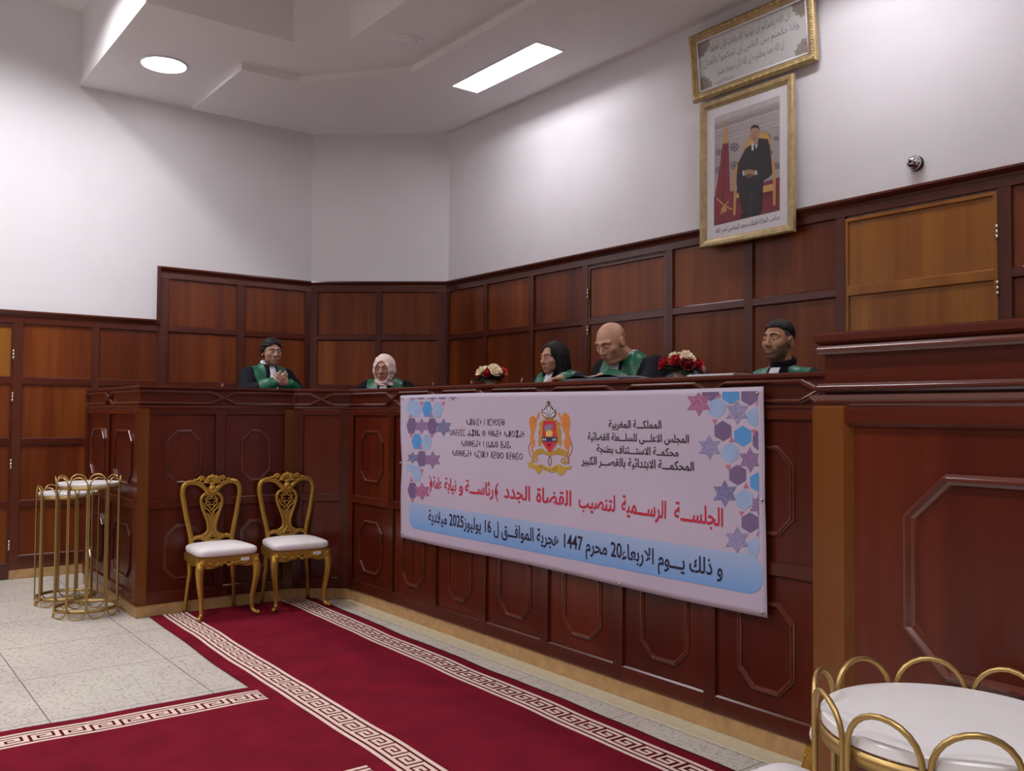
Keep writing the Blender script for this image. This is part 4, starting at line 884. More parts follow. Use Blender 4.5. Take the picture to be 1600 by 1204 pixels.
PORTRAIT=[['wallpat','p',[[-4.425,3.738],[-3.843,3.746],[-3.845,3.142],[-4.43,3.109]]],['cornice','p',[[-4.425,3.738],[-3.843,3.746],[-3.843,3.703],[-4.425,3.694]]],['frieze','p',[[-4.425,3.671],[-3.843,3.68],[-3.843,3.65],[-4.425,3.641]]],['line','s',0.008,[[-4.425,3.635],[-3.843,3.642]]],['dots','s',0.012,[[-4.425,3.611],[-3.843,3.612]]],['line','s',0.006,[[-4.425,3.544],[-3.844,3.544]]],['line','s',0.005,[[-4.425,3.568],[-3.843,3.569]]],['ros','p',[[-4.24,3.506],[-4.227,3.494],[-4.209,3.489],[-4.208,3.474],[-4.197,3.461],[-4.208,3.452],[-4.21,3.438],[-4.227,3.441],[-4.24,3.435],[-4.254,3.447],[-4.272,3.453],[-4.273,3.467],[-4.284,3.481],[-4.273,3.489],[-4.271,3.503],[-4.254,3.5]]],['rosin','p',[[-4.214,3.465],[-4.217,3.456],[-4.224,3.45],[-4.235,3.448],[-4.246,3.451],[-4.257,3.457],[-4.264,3.467],[-4.267,3.477],[-4.264,3.486],[-4.257,3.492],[-4.246,3.494],[-4.235,3.491],[-4.224,3.484],[-4.217,3.475]]],['ros','p',[[-4.24,3.486],[-4.236,3.478],[-4.227,3.478],[-4.23,3.472],[-4.222,3.466],[-4.23,3.465],[-4.227,3.457],[-4.236,3.462],[-4.24,3.456],[-4.245,3.463],[-4.253,3.463],[-4.251,3.47],[-4.259,3.475],[-4.251,3.476],[-4.253,3.484],[-4.245,3.48]]],['ros','p',[[-3.954,3.511],[-3.943,3.5],[-3.929,3.496],[-3.928,3.484],[-3.919,3.472],[-3.928,3.465],[-3.929,3.454],[-3.943,3.456],[-3.954,3.451],[-3.965,3.461],[-3.979,3.466],[-3.98,3.478],[-3.99,3.489],[-3.98,3.496],[-3.979,3.508],[-3.965,3.505]]],['rosin','p',[[-3.933,3.476],[-3.935,3.468],[-3.941,3.463],[-3.949,3.462],[-3.959,3.464],[-3.967,3.47],[-3.973,3.477],[-3.975,3.486],[-3.973,3.493],[-3.967,3.498],[-3.959,3.5],[-3.949,3.498],[-3.941,3.492],[-3.935,3.484]]],['ros','p',[[-3.954,3.493],[-3.951,3.487],[-3.943,3.487],[-3.946,3.482],[-3.939,3.477],[-3.946,3.476],[-3.944,3.469],[-3.951,3.473],[-3.954,3.468],[-3.957,3.475],[-3.965,3.474],[-3.962,3.48],[-3.969,3.484],[-3.962,3.486],[-3.964,3.492],[-3.957,3.488]]],['ros','p',[[-4.383,3.495],[-4.372,3.485],[-4.357,3.481],[-4.356,3.469],[-4.347,3.458],[-4.356,3.452],[-4.357,3.44],[-4.372,3.443],[-4.383,3.438],[-4.394,3.448],[-4.409,3.452],[-4.41,3.464],[-4.419,3.475],[-4.41,3.482],[-4.409,3.493],[-4.394,3.49]]],['rosin','p',[[-4.361,3.462],[-4.363,3.454],[-4.369,3.449],[-4.378,3.448],[-4.388,3.45],[-4.397,3.456],[-4.403,3.463],[-4.405,3.471],[-4.403,3.479],[-4.397,3.484],[-4.388,3.485],[-4.378,3.483],[-4.369,3.477],[-4.363,3.47]]],['ros','p',[[-4.383,3.479],[-4.38,3.472],[-4.372,3.473],[-4.375,3.467],[-4.368,3.463],[-4.375,3.462],[-4.372,3.455],[-4.38,3.459],[-4.383,3.454],[-4.386,3.461],[-4.394,3.46],[-4.391,3.466],[-4.398,3.47],[-4.391,3.471],[-4.394,3.478],[-4.386,3.474]]],['ros','p',[[-4.236,3.369],[-4.223,3.357],[-4.205,3.352],[-4.204,3.337],[-4.193,3.324],[-4.204,3.316],[-4.206,3.302],[-4.223,3.304],[-4.236,3.298],[-4.25,3.31],[-4.267,3.315],[-4.269,3.33],[-4.28,3.343],[-4.269,3.351],[-4.267,3.365],[-4.25,3.363]]],['rosin','p',[[-4.21,3.328],[-4.213,3.319],[-4.22,3.313],[-4.23,3.311],[-4.242,3.313],[-4.253,3.32],[-4.26,3.329],[-4.263,3.339],[-4.26,3.348],[-4.253,3.354],[-4.242,3.356],[-4.23,3.354],[-4.22,3.347],[-4.213,3.338]]],['ros','p',[[-4.236,3.348],[-4.232,3.341],[-4.223,3.341],[-4.226,3.335],[-4.218,3.33],[-4.226,3.328],[-4.223,3.32],[-4.232,3.324],[-4.236,3.319],[-4.24,3.326],[-4.249,3.326],[-4.246,3.332],[-4.255,3.338],[-4.246,3.339],[-4.249,3.347],[-4.24,3.343]]],['ros','p',[[-3.934,3.389],[-3.923,3.379],[-3.909,3.375],[-3.908,3.363],[-3.899,3.352],[-3.908,3.345],[-3.909,3.333],[-3.923,3.335],[-3.934,3.33],[-3.945,3.34],[-3.959,3.344],[-3.96,3.356],[-3.969,3.368],[-3.96,3.375],[-3.959,3.386],[-3.945,3.384]]],['rosin','p',[[-3.913,3.355],[-3.915,3.347],[-3.921,3.342],[-3.929,3.341],[-3.939,3.343],[-3.947,3.348],[-3.953,3.356],[-3.955,3.364],[-3.953,3.372],[-3.947,3.377],[-3.939,3.378],[-3.929,3.376],[-3.921,3.371],[-3.915,3.363]]],['ros','p',[[-3.934,3.372],[-3.931,3.366],[-3.924,3.366],[-3.926,3.36],[-3.919,3.356],[-3.926,3.355],[-3.924,3.348],[-3.931,3.352],[-3.934,3.347],[-3.937,3.353],[-3.944,3.353],[-3.942,3.358],[-3.949,3.363],[-3.942,3.364],[-3.944,3.371],[-3.937,3.367]]],['ros','p',[[-4.383,3.36],[-4.372,3.351],[-4.358,3.347],[-4.356,3.335],[-4.347,3.324],[-4.356,3.317],[-4.358,3.306],[-4.372,3.308],[-4.383,3.303],[-4.394,3.313],[-4.409,3.317],[-4.41,3.328],[-4.42,3.339],[-4.41,3.346],[-4.409,3.358],[-4.394,3.355]]],['rosin','p',[[-4.361,3.327],[-4.364,3.32],[-4.37,3.315],[-4.378,3.313],[-4.388,3.315],[-4.397,3.32],[-4.403,3.328],[-4.405,3.336],[-4.403,3.344],[-4.397,3.349],[-4.388,3.35],[-4.378,3.348],[-4.37,3.343],[-4.364,3.335]]],['ros','p',[[-4.383,3.344],[-4.38,3.338],[-4.372,3.338],[-4.375,3.333],[-4.368,3.328],[-4.375,3.327],[-4.372,3.321],[-4.38,3.324],[-4.383,3.319],[-4.387,3.326],[-4.394,3.325],[-4.392,3.331],[-4.398,3.335],[-4.392,3.336],[-4.394,3.342],[-4.387,3.339]]],['ros','p',[[-4.215,3.235],[-4.206,3.227],[-4.194,3.223],[-4.193,3.214],[-4.186,3.205],[-4.193,3.199],[-4.194,3.19],[-4.206,3.192],[-4.215,3.187],[-4.224,3.195],[-4.235,3.198],[-4.236,3.208],[-4.244,3.217],[-4.236,3.223],[-4.235,3.232],[-4.224,3.23]]],['rosin','p',[[-4.197,3.207],[-4.199,3.201],[-4.204,3.197],[-4.211,3.196],[-4.219,3.197],[-4.226,3.202],[-4.23,3.208],[-4.232,3.214],[-4.23,3.22],[-4.226,3.225],[-4.219,3.226],[-4.211,3.224],[-4.204,3.22],[-4.199,3.214]]],['ros','p',[[-4.215,3.221],[-4.212,3.216],[-4.206,3.216],[-4.208,3.212],[-4.203,3.208],[-4.208,3.207],[-4.206,3.202],[-4.212,3.205],[-4.215,3.201],[-4.217,3.206],[-4.223,3.206],[-4.221,3.21],[-4.227,3.213],[-4.221,3.215],[-4.223,3.22],[-4.217,3.217]]],['ros','p',[[-3.873,3.468],[-3.866,3.461],[-3.856,3.458],[-3.855,3.45],[-3.849,3.442],[-3.855,3.437],[-3.856,3.429],[-3.866,3.431],[-3.873,3.427],[-3.881,3.434],[-3.89,3.437],[-3.891,3.446],[-3.897,3.453],[-3.891,3.458],[-3.89,3.466],[-3.88,3.464]]],['rosin','p',[[-3.859,3.444],[-3.86,3.439],[-3.864,3.436],[-3.87,3.435],[-3.876,3.436],[-3.882,3.44],[-3.886,3.445],[-3.888,3.451],[-3.886,3.456],[-3.882,3.46],[-3.876,3.461],[-3.87,3.459],[-3.864,3.455],[-3.86,3.45]]],['ros','p',[[-3.873,3.456],[-3.871,3.452],[-3.866,3.452],[-3.868,3.448],[-3.863,3.445],[-3.868,3.444],[-3.866,3.44],[-3.871,3.442],[-3.873,3.439],[-3.875,3.443],[-3.88,3.443],[-3.879,3.447],[-3.883,3.45],[-3.879,3.451],[-3.88,3.455],[-3.875,3.453]]],['ros','p',[[-3.87,3.279],[-3.861,3.271],[-3.849,3.267],[-3.848,3.257],[-3.841,3.248],[-3.848,3.242],[-3.849,3.232],[-3.861,3.234],[-3.87,3.23],[-3.879,3.238],[-3.891,3.241],[-3.892,3.251],[-3.899,3.261],[-3.892,3.267],[-3.891,3.276],[-3.879,3.275]]],['rosin','p',[[-3.852,3.251],[-3.854,3.244],[-3.859,3.24],[-3.866,3.239],[-3.874,3.24],[-3.881,3.245],[-3.886,3.251],[-3.887,3.258],[-3.886,3.264],[-3.881,3.269],[-3.874,3.27],[-3.866,3.269],[-3.859,3.264],[-3.854,3.258]]],['ros','p',[[-3.87,3.265],[-3.867,3.26],[-3.861,3.26],[-3.863,3.255],[-3.858,3.252],[-3.863,3.251],[-3.861,3.245],[-3.867,3.248],[-3.87,3.244],[-3.873,3.249],[-3.879,3.249],[-3.877,3.253],[-3.882,3.257],[-3.877,3.258],[-3.879,3.264],[-3.873,3.261]]],['carpet','p',[[-4.43,3.14],[-4.259,3.149],[-3.845,3.168],[-3.846,2.936],[-4.431,2.922]]],['line2','s',0.006,[[-4.431,3.025],[-3.845,3.046]]],['gold','s',0.012,[[-4.32,3.675],[-4.314,3.542]]],['gold','p',[[-4.333,3.666],[-4.32,3.696],[-4.308,3.66]]],['gold','p',[[-4.338,3.625],[-4.302,3.625],[-4.295,3.513],[-4.344,3.515]]],['flag','p',[[-4.347,3.519],[-4.293,3.518],[-4.279,3.153],[-4.265,3.026],[-4.34,3.015],[-4.426,3.018],[-4.42,3.144],[-4.385,3.305]]],['flagfold','s',0.01,[[-4.32,3.507],[-4.34,3.284],[-4.355,3.048]]],['emblem','s',0.006,[[-4.329,3.374],[-4.323,3.359],[-4.305,3.355],[-4.319,3.349],[-4.314,3.334],[-4.329,3.345],[-4.344,3.34],[-4.339,3.353],[-4.353,3.365],[-4.335,3.362],[-4.329,3.374]]],['gold','s',0.012,[[-4.408,3.127],[-4.34,3.063],[-4.262,3.013]]],['gold','s',0.012,[[-4.295,3.082],[-4.34,3.039],[-4.37,2.996]]],['gold','p',[[-4.31,3.022],[-4.315,3.009],[-4.329,3.002],[-4.345,3.005],[-4.359,3.016],[-4.364,3.031],[-4.359,3.044],[-4.345,3.051],[-4.329,3.048],[-4.315,3.037]]],['gold','p',[[-4.154,3.456],[-4.1,3.525],[-4.016,3.534],[-3.94,3.498],[-3.917,3.447],[-3.914,3.287],[-3.928,3.244],[-4.157,3.246]]],['goldlt','p',[[-4.139,3.441],[-4.088,3.502],[-4.016,3.511],[-3.95,3.48],[-3.936,3.429],[-3.961,3.32],[-4.128,3.31]]],['gold','s',0.022,[[-4.241,3.275],[-4.232,3.144],[-4.24,2.968]]],['gold','s',0.022,[[-3.903,3.307],[-3.888,3.145],[-3.891,2.978]]],['gold','s',0.03,[[-4.236,3.263],[-4.214,3.317],[-4.186,3.34]]],['goldlt','p',[[-4.226,3.125],[-3.901,3.134],[-3.897,3.085],[-4.221,3.091]]],['carpetdk','p',[[-4.215,3.081],[-3.908,3.081],[-3.908,3.041],[-4.208,3.033]]],['suit','p',[[-4.217,3.259],[-4.206,3.345],[-4.157,3.41],[-4.139,3.436],[-4.083,3.457],[-4.016,3.484],[-3.945,3.462],[-3.924,3.403],[-3.905,3.205],[-3.935,3.183],[-3.982,3.17],[-3.992,2.954],[-4.02,2.936],[-4.151,2.943],[-4.172,3.009],[-4.189,3.077],[-4.215,3.164]]],['suitlt','p',[[-4.093,3.128],[-4.072,3.124],[-4.09,2.948],[-4.104,2.947]]],['shirt','p',[[-4.086,3.454],[-4.027,3.485],[-4.033,3.428],[-4.058,3.405],[-4.083,3.411]]],['tie','p',[[-4.066,3.445],[-4.049,3.446],[-4.049,3.403],[-4.066,3.403]]],['shoe','p',[[-4.186,2.961],[-4.143,2.975],[-4.094,2.954],[-4.101,2.935],[-4.179,2.936]]],['shoe','p',[[-4.094,2.96],[-4.031,2.964],[-4.01,2.946],[-4.017,2.932],[-4.087,2.932]]],['skin','p',[[-4.013,3.516],[-4.015,3.497],[-4.021,3.481],[-4.03,3.469],[-4.041,3.463],[-4.053,3.463],[-4.066,3.469],[-4.077,3.481],[-4.086,3.497],[-4.092,3.516],[-4.094,3.536],[-4.092,3.555],[-4.086,3.571],[-4.077,3.582],[-4.066,3.588],[-4.053,3.588],[-4.041,3.582],[-4.029,3.57],[-4.02,3.554],[-4.015,3.536]]],['hair','p',[[-4.092,3.553],[-4.091,3.582],[-4.074,3.592],[-4.049,3.591],[-4.024,3.576],[-4.013,3.556],[-4.013,3.527],[-4.021,3.555],[-4.052,3.569],[-4.08,3.569]]],['skin','p',[[-4.069,3.477],[-4.032,3.474],[-4.03,3.445],[-4.06,3.44]]],['skindk','p',[[-4.081,3.533],[-4.066,3.532],[-4.066,3.528],[-4.081,3.528]]],['skindk','p',[[-4.046,3.531],[-4.03,3.53],[-4.03,3.526],[-4.046,3.526]]],['skindk','p',[[-4.06,3.527],[-4.052,3.511],[-4.062,3.505]]],['skindk','p',[[-4.071,3.493],[-4.038,3.492],[-4.044,3.485],[-4.066,3.486]]],['shirt','p',[[-4.168,3.274],[-4.15,3.282],[-4.143,3.243],[-4.16,3.24]]],['shirt','p',[[-4.061,3.259],[-4.037,3.256],[-4.033,3.226],[-4.051,3.224]]],['skin','p',[[-4.053,3.241],[-4.055,3.233],[-4.062,3.228],[-4.073,3.224],[-4.087,3.224],[-4.103,3.226],[-4.119,3.23],[-4.133,3.237],[-4.144,3.245],[-4.152,3.253],[-4.154,3.262],[-4.152,3.269],[-4.144,3.275],[-4.133,3.278],[-4.119,3.279],[-4.103,3.277],[-4.087,3.272],[-4.073,3.266],[-4.062,3.258],[-4.055,3.249]]],['skindk','p',[[-4.143,3.243],[-4.1,3.246],[-4.058,3.223],[-4.093,3.212],[-4.129,3.223]]]]
# ================================================================== flat artwork helpers
AR = {}
for ch_, forms in (('ا', 'FE8D FE8E - -'), ('أ', 'FE83 FE84 - -'), ('إ', 'FE87 FE88 - -'), ('آ', 'FE81 FE82 - -'), ('ب', 'FE8F FE90 FE91 FE92'), ('ت', 'FE95 FE96 FE97 FE98'), ('ة', 'FE93 FE94 - -'),
                   ('ث', 'FE99 FE9A FE9B FE9C'), ('ج', 'FE9D FE9E FE9F FEA0'), ('ح', 'FEA1 FEA2 FEA3 FEA4'), ('خ', 'FEA5 FEA6 FEA7 FEA8'), ('د', 'FEA9 FEAA - -'), ('ذ', 'FEAB FEAC - -'),
                   ('ر', 'FEAD FEAE - -'), ('ز', 'FEAF FEB0 - -'), ('س', 'FEB1 FEB2 FEB3 FEB4'), ('ش', 'FEB5 FEB6 FEB7 FEB8'), ('ص', 'FEB9 FEBA FEBB FEBC'), ('ض', 'FEBD FEBE FEBF FEC0'),
                   ('ط', 'FEC1 FEC2 FEC3 FEC4'), ('ظ', 'FEC5 FEC6 FEC7 FEC8'), ('ع', 'FEC9 FECA FECB FECC'), ('غ', 'FECD FECE FECF FED0'), ('ف', 'FED1 FED2 FED3 FED4'), ('ق', 'FED5 FED6 FED7 FED8'),
                   ('ك', 'FED9 FEDA FEDB FEDC'), ('ل', 'FEDD FEDE FEDF FEE0'), ('م', 'FEE1 FEE2 FEE3 FEE4'), ('ن', 'FEE5 FEE6 FEE7 FEE8'), ('ه', 'FEE9 FEEA FEEB FEEC'), ('و', 'FEED FEEE - -'),
                   ('ى', 'FEEF FEF0 - -'), ('ي', 'FEF1 FEF2 FEF3 FEF4'), ('ئ', 'FE89 FE8A FE8B FE8C'), ('ؤ', 'FE85 FE86 - -'), ('ء', 'FE80 - - -'), ('ـ', '0640 0640 0640 0640')):
    AR[ch_] = [chr(int(x, 16)) if x != '-' else None for x in forms.split()]
LAM = {'ا': ('\uFEFB', '\uFEFC'), 'أ': ('\uFEF7', '\uFEF8'), 'إ': ('\uFEF9', '\uFEFA')}
def shape_arabic(s):
    out = []
    i = 0
    def joins_next(c): return c in AR and AR[c][2] is not None
    def joins_prev(c): return c in AR and AR[c][1] is not None
    prev = False
    while i < len(s):
        c = s[i]
        if c in AR:
            nx = s[i+1] if i+1 < len(s) else ' '
            if c == 'ل' and nx in LAM:
                out.append(LAM[nx][1 if prev else 0]); prev = False; i += 2; continue
            nj = joins_next(c) and joins_prev(nx)
            f = AR[c]
            g = f[3] if (prev and nj) else f[1] if prev else f[2] if nj else f[0]
            out.append(g if g else f[0])
            prev = nj
        else:
            out.append(c); prev = False
        i += 1
    out = out[::-1]
    r, k = [], 0
    while k < len(out):                     # digits keep their left-to-right order
        if out[k].isdigit():
            e = k
            while e < len(out) and out[e].isdigit(): e += 1
            r += out[k:e][::-1]; k = e
        else:
            r.append(out[k]); k += 1
    return ''.join(r)
def text_geom(s, weight=0.0):
    cu = bpy.data.curves.new('lettering', 'FONT')
    cu.body = s; cu.offset = weight; cu.resolution_u = 3
    ob = bpy.data.objects.new('lettering', cu); COL.objects.link(ob)
    dg = bpy.context.evaluated_depsgraph_get(); dg.update()
    me = bpy.data.meshes.new_from_object(ob.evaluated_get(dg))
    V = [(v.co.x, v.co.y) for v in me.vertices]; F = [list(p.vertices) for p in me.polygons]
    bpy.data.objects.remove(ob); bpy.data.meshes.remove(me); bpy.data.curves.remove(cu)
    return V, F
def place_text(mb, s, fn, x0, x1, z0, z1, cap, weight=0.0, mat=0, shape=True):
    """fit a line between x0..x1, its baseline running z0..z1; cap = height of an alef"""
    V, F = text_geom(shape_arabic(s) if shape else s, weight)
    if not V: return
    a, b = min(v[0] for v in V), max(v[0] for v in V)
    kz = cap/0.71
    def mp(v):
        t = (v[0]-a)/(b-a)
        return fn(x0+(x1-x0)*t, z0+(z1-z0)*t+v[1]*kz)
    mb.add([mp(v) for v in V], F, mat)
def stroke(mb, pts, w, fn, mat=0, closed=False):
    P = [Vector(p) for p in pts]; n = len(P)
    vs = []
    for i in range(n):
        a = P[i-1] if (i > 0 or closed) else P[i]
        b = P[(i+1) % n] if (i < n-1 or closed) else P[i]
        d = (b-a).normalized() if (b-a).length > 0 else Vector((1, 0))
        nn = Vector((-d.y, d.x))*w/2
        vs += [fn(*(P[i]+nn)), fn(*(P[i]-nn))]
    fs = [(2*i, 2*i+1, 2*((i+1) % n)+1, 2*((i+1) % n)) for i in range(n if closed else n-1)]
    mb.add(vs, fs, mat)
def fill(mb, pts, fn, mat=0):
    bm = bmesh.new()
    v = [bm.verts.new((x, y, 0)) for x, y in pts]
    try:
        es = [bm.edges.new((a, b)) for a, b in zip(v, v[1:]+v[:1])]
        bmesh.ops.triangle_fill(bm, use_beauty=True, edges=es)
        bm.verts.index_update()
        mb.add([fn(q.co.x, q.co.y) for q in bm.verts], [[q.index for q in f.verts] for f in bm.faces], mat)
    finally:
        bm.free()
# Tifinagh letters drawn with strokes on a unit-high cell: (width, [strokes])
def _c(cx, cy, r, n=14): return [(cx+r*math.cos(2*PI*k/n), cy+r*math.sin(2*PI*k/n)) for k in range(n+1)]
TZ = {
 't': (0.5, [[(0.05, 0.55), (0.45, 0.55)], [(0.25, 0.15), (0.25, 0.95)]]),
 'a': (0.3, [_c(0.14, 0.16, 0.13)]),
 'g': (0.8, [[(0.05, 1), (0.75, 1)], [(0.15, 0), (0.4, 0.75), (0.65, 0)], [(0.15, 0.75), (0.4, 0.2), (0.65, 0.75)], [(0.4, 0), (0.4, 1)]]),
 'l': (0.45, [[(0.1, 0), (0.1, 1)], [(0.35, 0), (0.35, 1)]]),
 'd': (0.65, [[(0.02, 0), (0.32, 1), (0.62, 0)]]),
 'i': (0.6, [[(0.55, 1), (0.1, 1), (0.1, 0.75), (0.35, 0.5), (0.1, 0.25), (0.1, 0), (0.55, 0)]]),
 'n': (0.2, [[(0.1, 0), (0.1, 1)]]),
 'm': (0.7, [[(0.65, 1), (0.08, 1), (0.08, 0), (0.65, 0)], [(0.08, 0.5), (0.08, 0.5)]]),
 'gh': (0.6, [[(0.05, 1), (0.05, 0.55), (0.55, 0.55), (0.55, 1)], [(0.3, 0.55), (0.3, 0)]]),
 'r': (0.85, [_c(0.42, 0.5, 0.4)]),
 'b': (0.85, [_c(0.42, 0.5, 0.4), [(0.02, 0.5), (0.82, 0.5)]]),
 's': (0.85, [_c(0.42, 0.5, 0.4), _c(0.42, 0.5, 0.06, 8)]),
 'q': (0.75, [[(0.05, 1), (0.7, 1), (0.05, 0), (0.7, 0)], [(0.15, 0.5), (0.6, 0.5)]]),
 'zz': (0.8, [[(0.1, 1), (0.7, 0)], [(0.7, 1), (0.1, 0)], [(0.05, 0.5), (0.75, 0.5)], [(0.4, 0.05), (0.4, 0.95)]]),
 'f': (0.8, [[(0.05, 1), (0.75, 1)], [(0.05, 0), (0.75, 0)], [(0.15, 1), (0.65, 0)], [(0.65, 1), (0.15, 0)], [(0.4, 0), (0.4, 1)]]),
 'dd': (0.65, [[(0.6, 1), (0.08, 1), (0.08, 0), (0.6, 0)], [(0.08, 0.5), (0.55, 0.5)]]),
 'y': (0.55, [[(0.5, 1), (0.1, 1), (0.3, 0.5), (0.05, 0.5)], [(0.3, 0.5), (0.1, 0)]]),
 'w': (0.75, [[(0.08, 1), (0.08, 0), (0.67, 0), (0.67, 1)]]),
 'tt': (0.7, [[(0.65, 1), (0.08, 1), (0.08, 0), (0.65, 0)], [(0.08, 0.5), (0.6, 0.5)], [(0.45, 0.25), (0.45, 0.75)]]),
 'j': (0.55, [[(0.03, 1), (0.52, 1)], [(0.03, 0), (0.52, 0)], [(0.27, 0), (0.27, 1)], [(0.1, 0.5), (0.44, 0.5)]]),
 'u': (0.25, [[(0.1, 0.15), (0.16, 0.15)], [(0.1, 0.75), (0.16, 0.75)], [(0.13, 0.05), (0.13, 0.3)], [(0.13, 0.65), (0.13, 0.9)]]),
 'k': (0.6, [[(0.08, 1), (0.08, 0)], [(0.52, 1), (0.52, 0)], [(0.08, 0.2), (0.52, 0.8)], [(0.08, 0.8), (0.52, 0.2)]]),
 'o': (0.5, [[(0.1, 1), (0.4, 1)], [(0.1, 0), (0.4, 0)], [(0.25, 0), (0.25, 1)]]),
 ' ': (0.45, []),
}
def tifinagh(mb, line, fn, x0, x1, z0, z1, cap, w, mat=0):
    tk = line.split(' ')
    tk = [' ' if t == '_' else t for t in tk]
    tot = sum(TZ[t][0]+0.16 for t in tk)
    kx = (x1-x0)/tot
    x = 0.0
    for t in tk:
        wd, ss = TZ[t]
        for st_ in ss:
            pts = [(x0+(x+px)*kx, z0+(z1-z0)*((x+px)/tot)+py*cap) for px, py in st_]
            if len(set(pts)) > 1: stroke(mb, pts, w, fn, mat)
        x += wd+0.16

# ================================================================== the banner
BX0, BX1, BZ0, BZ1 = -5.775, -2.545, 0.598, 1.632
def ban_y(x, z):
    u = (x-BX0)/(BX1-BX0)
    return 3.372-0.0035*math.sin(u*9.0+0.6+z*2.0)-0.002*math.sin(u*21+z*5)-0.0035*math.sin(z*7+u*3)
def ban(off):
    return lambda x, z: (x, ban_y(x, z)-off, z)
def banner():
    mb = MB()
    def P(u, v, d=0.0):
        x = BX0+(BX1-BX0)*u; z = BZ0+(BZ1-BZ0)*v
        e = 0.035*math.exp(-((v-0.52)/0.16)**2)
        if u < 0.5: x += (e*0.75)*(1-u*2)**4+0.030*(1-v)*(1-u*2)**3
        else: x -= (e*0.15)*(2*u-1)**4-0.014*(1-v)*(2*u-1)**3
        z += -0.004*math.sin(u*PI*3)*(1-v)+0.004*math.sin(u*PI*2)*v
        return (x, ban_y(x, z)+d, z)
    nu, nv = 110, 36
    mb.grid(lambda u, v: P(u, v), nu, nv)
    mb.grid(lambda u, v: P(u, v, 0.0022), nu, nv)
    o = (nu+1)*(nv+1)
    rim = [i for i in range(nu+1)]+[j*(nu+1)+nu for j in range(1, nv+1)]+[nv*(nu+1)+i for i in range(nu-1, -1, -1)]+[j*(nu+1) for j in range(nv-1, 0, -1)]
    for k in range(len(rim)):
        a, b = rim[k], rim[(k+1) % len(rim)]
        mb.f.append([a, b, b+o, a+o]); mb.m.append(0); mb.s.append(False)
    root = mb.build('banner', M['bcloth'])
    tag(root, 'wide printed vinyl banner with Arabic lettering and a royal crest, hung on the bench front', 'banner')
    # blue band with rounded ends
    bd = MB()
    xl, xr = -5.632, -2.548
    def zt(x): return 0.862+0.004*(x-xl)/(xr-xl)
    def zb(x): return 0.680+0.010*(x-xl)/(xr-xl)
    cr_ = 0.09
    def BP(u, v):
        x = xl+(xr-xl)*(0.5-0.5*math.cos(PI*u))
        t, b = zt(x), zb(x)
        dx = min(x-xl, xr-x)
        cut = 0.0
        if dx < cr_: cut = cr_-math.sqrt(max(0, cr_*cr_-(cr_-dx)**2))
        if x-xl < cr_: z = (b+cut*0.9)+(t-b-cut*0.9)*v
        else: z = b+cut+(t-b-1.9*cut if cut < 0.085 else t-b-1.9*cut)*v
        return ban(0.0012)(x, z)
    bd.grid(BP, 120, 8); bd.build('blue_band', M['bband'], root)
    names = ['blue', 'purple', 'pale', 'rose', 'pattern', 'mauve', 'slate', 'tri']
    for sd in (-1, 1):
        pat = MB()
        for c, pts in PATTERN:
            if (pts[0][0] > -4.2) == (sd > 0): fill(pat, pts, ban(0.0014), names.index(c))
        pat.build('star_border', [M['p_'+n] for n in names], root)
    en = ['lion', 'lionline', 'gold', 'ribbon', 'ink', 'shieldedge', 'red', 'sky', 'sun', 'navy', 'snow', 'star', 'crownband', 'crownline']
    em = MB()
    for k, e in enumerate(EMBLEM):
        f = ban(0.0012+0.00006*k)
        if e[1] == 'p': fill(em, e[2], f, en.index(e[0]))
        else: stroke(em, e[3], e[2], f, en.index(e[0]))
    em.build('crest_emblem', [M['e_'+n] for n in en], root)
    def line(s, box, cap, wt, m, nm='lettering'):
        t = MB(); place_text(t, s, ban(0.0026), box[0], box[1], box[2], box[3], cap, wt); t.build(nm, m, root)
    line('المملكـــة المغربية', (-3.556, -3.175, 1.431, 1.433), 0.040, 0.012, M['ink'])
    line('المجلس الاعلـــى للسلـــطة القضائية', (-3.720, -2.991, 1.361, 1.365), 0.040, 0.012, M['ink'])
    line('محكمــة الاستـــئناف بطنجة', (-3.649, -3.062, 1.297, 1.296), 0.040, 0.012, M['ink'])
    line('المحكمـــة الابتدائية بالقصـــر الكبير', (-3.772, -2.962, 1.226, 1.230), 0.044, 0.012, M['ink'])
    # the red line, cut into words so that it runs as in the print
    line('الجلســـة', (-3.085, -2.782, 0.985, 0.979), 0.085, 0.014, M['redink'])
    line('الرســـمية', (-3.450, -3.140, 0.990, 0.983), 0.085, 0.014, M['redink'])
    line('لتنصيب', (-3.790, -3.500, 0.985, 0.985), 0.085, 0.014, M['redink'])
    line('القضاة', (-4.165, -3.855, 0.985, 0.985), 0.085, 0.014, M['redink'])
    line('الجدد', (-4.485, -4.225, 0.985, 0.985), 0.085, 0.014, M['redink'])
    line('رئاســـة', (-4.920, -4.600, 0.985, 0.985), 0.080, 0.014, M['redink'])
    line('و', (-4.990, -4.945, 0.985, 0.985), 0.080, 0.014, M['redink'])
    line('نيابة', (-5.165, -5.025, 0.985, 0.985), 0.080, 0.014, M['redink'])
    line('عامة', (-5.305, -5.200, 0.985, 0.985), 0.080, 0.014, M['redink'])
    for cx, s in ((-4.565, 1), (-5.335, -1)):
        br = MB(); stroke(br, [(cx+s*(0.016-0.030*math.sin(PI*k/10)), 0.955+0.115*k/10) for k in range(11)][::1], 0.008, ban(0.0026))
        fill(br, [(cx-s*0.022, 1.012), (cx+s*0.004, 1.034), (cx+s*0.014, 1.012), (cx+s*0.004, 0.990)], ban(0.0026))
        br.build('lettering', M['redink'], root)
    line('و ذلك يـــوم الاربعاء20 محرم 1447 هجرية الموافـــق ل 16 يوليوز2025 ميلادية', (-5.367, -2.780, 0.752, 0.744), 0.078, 0.014, M['navyink'])
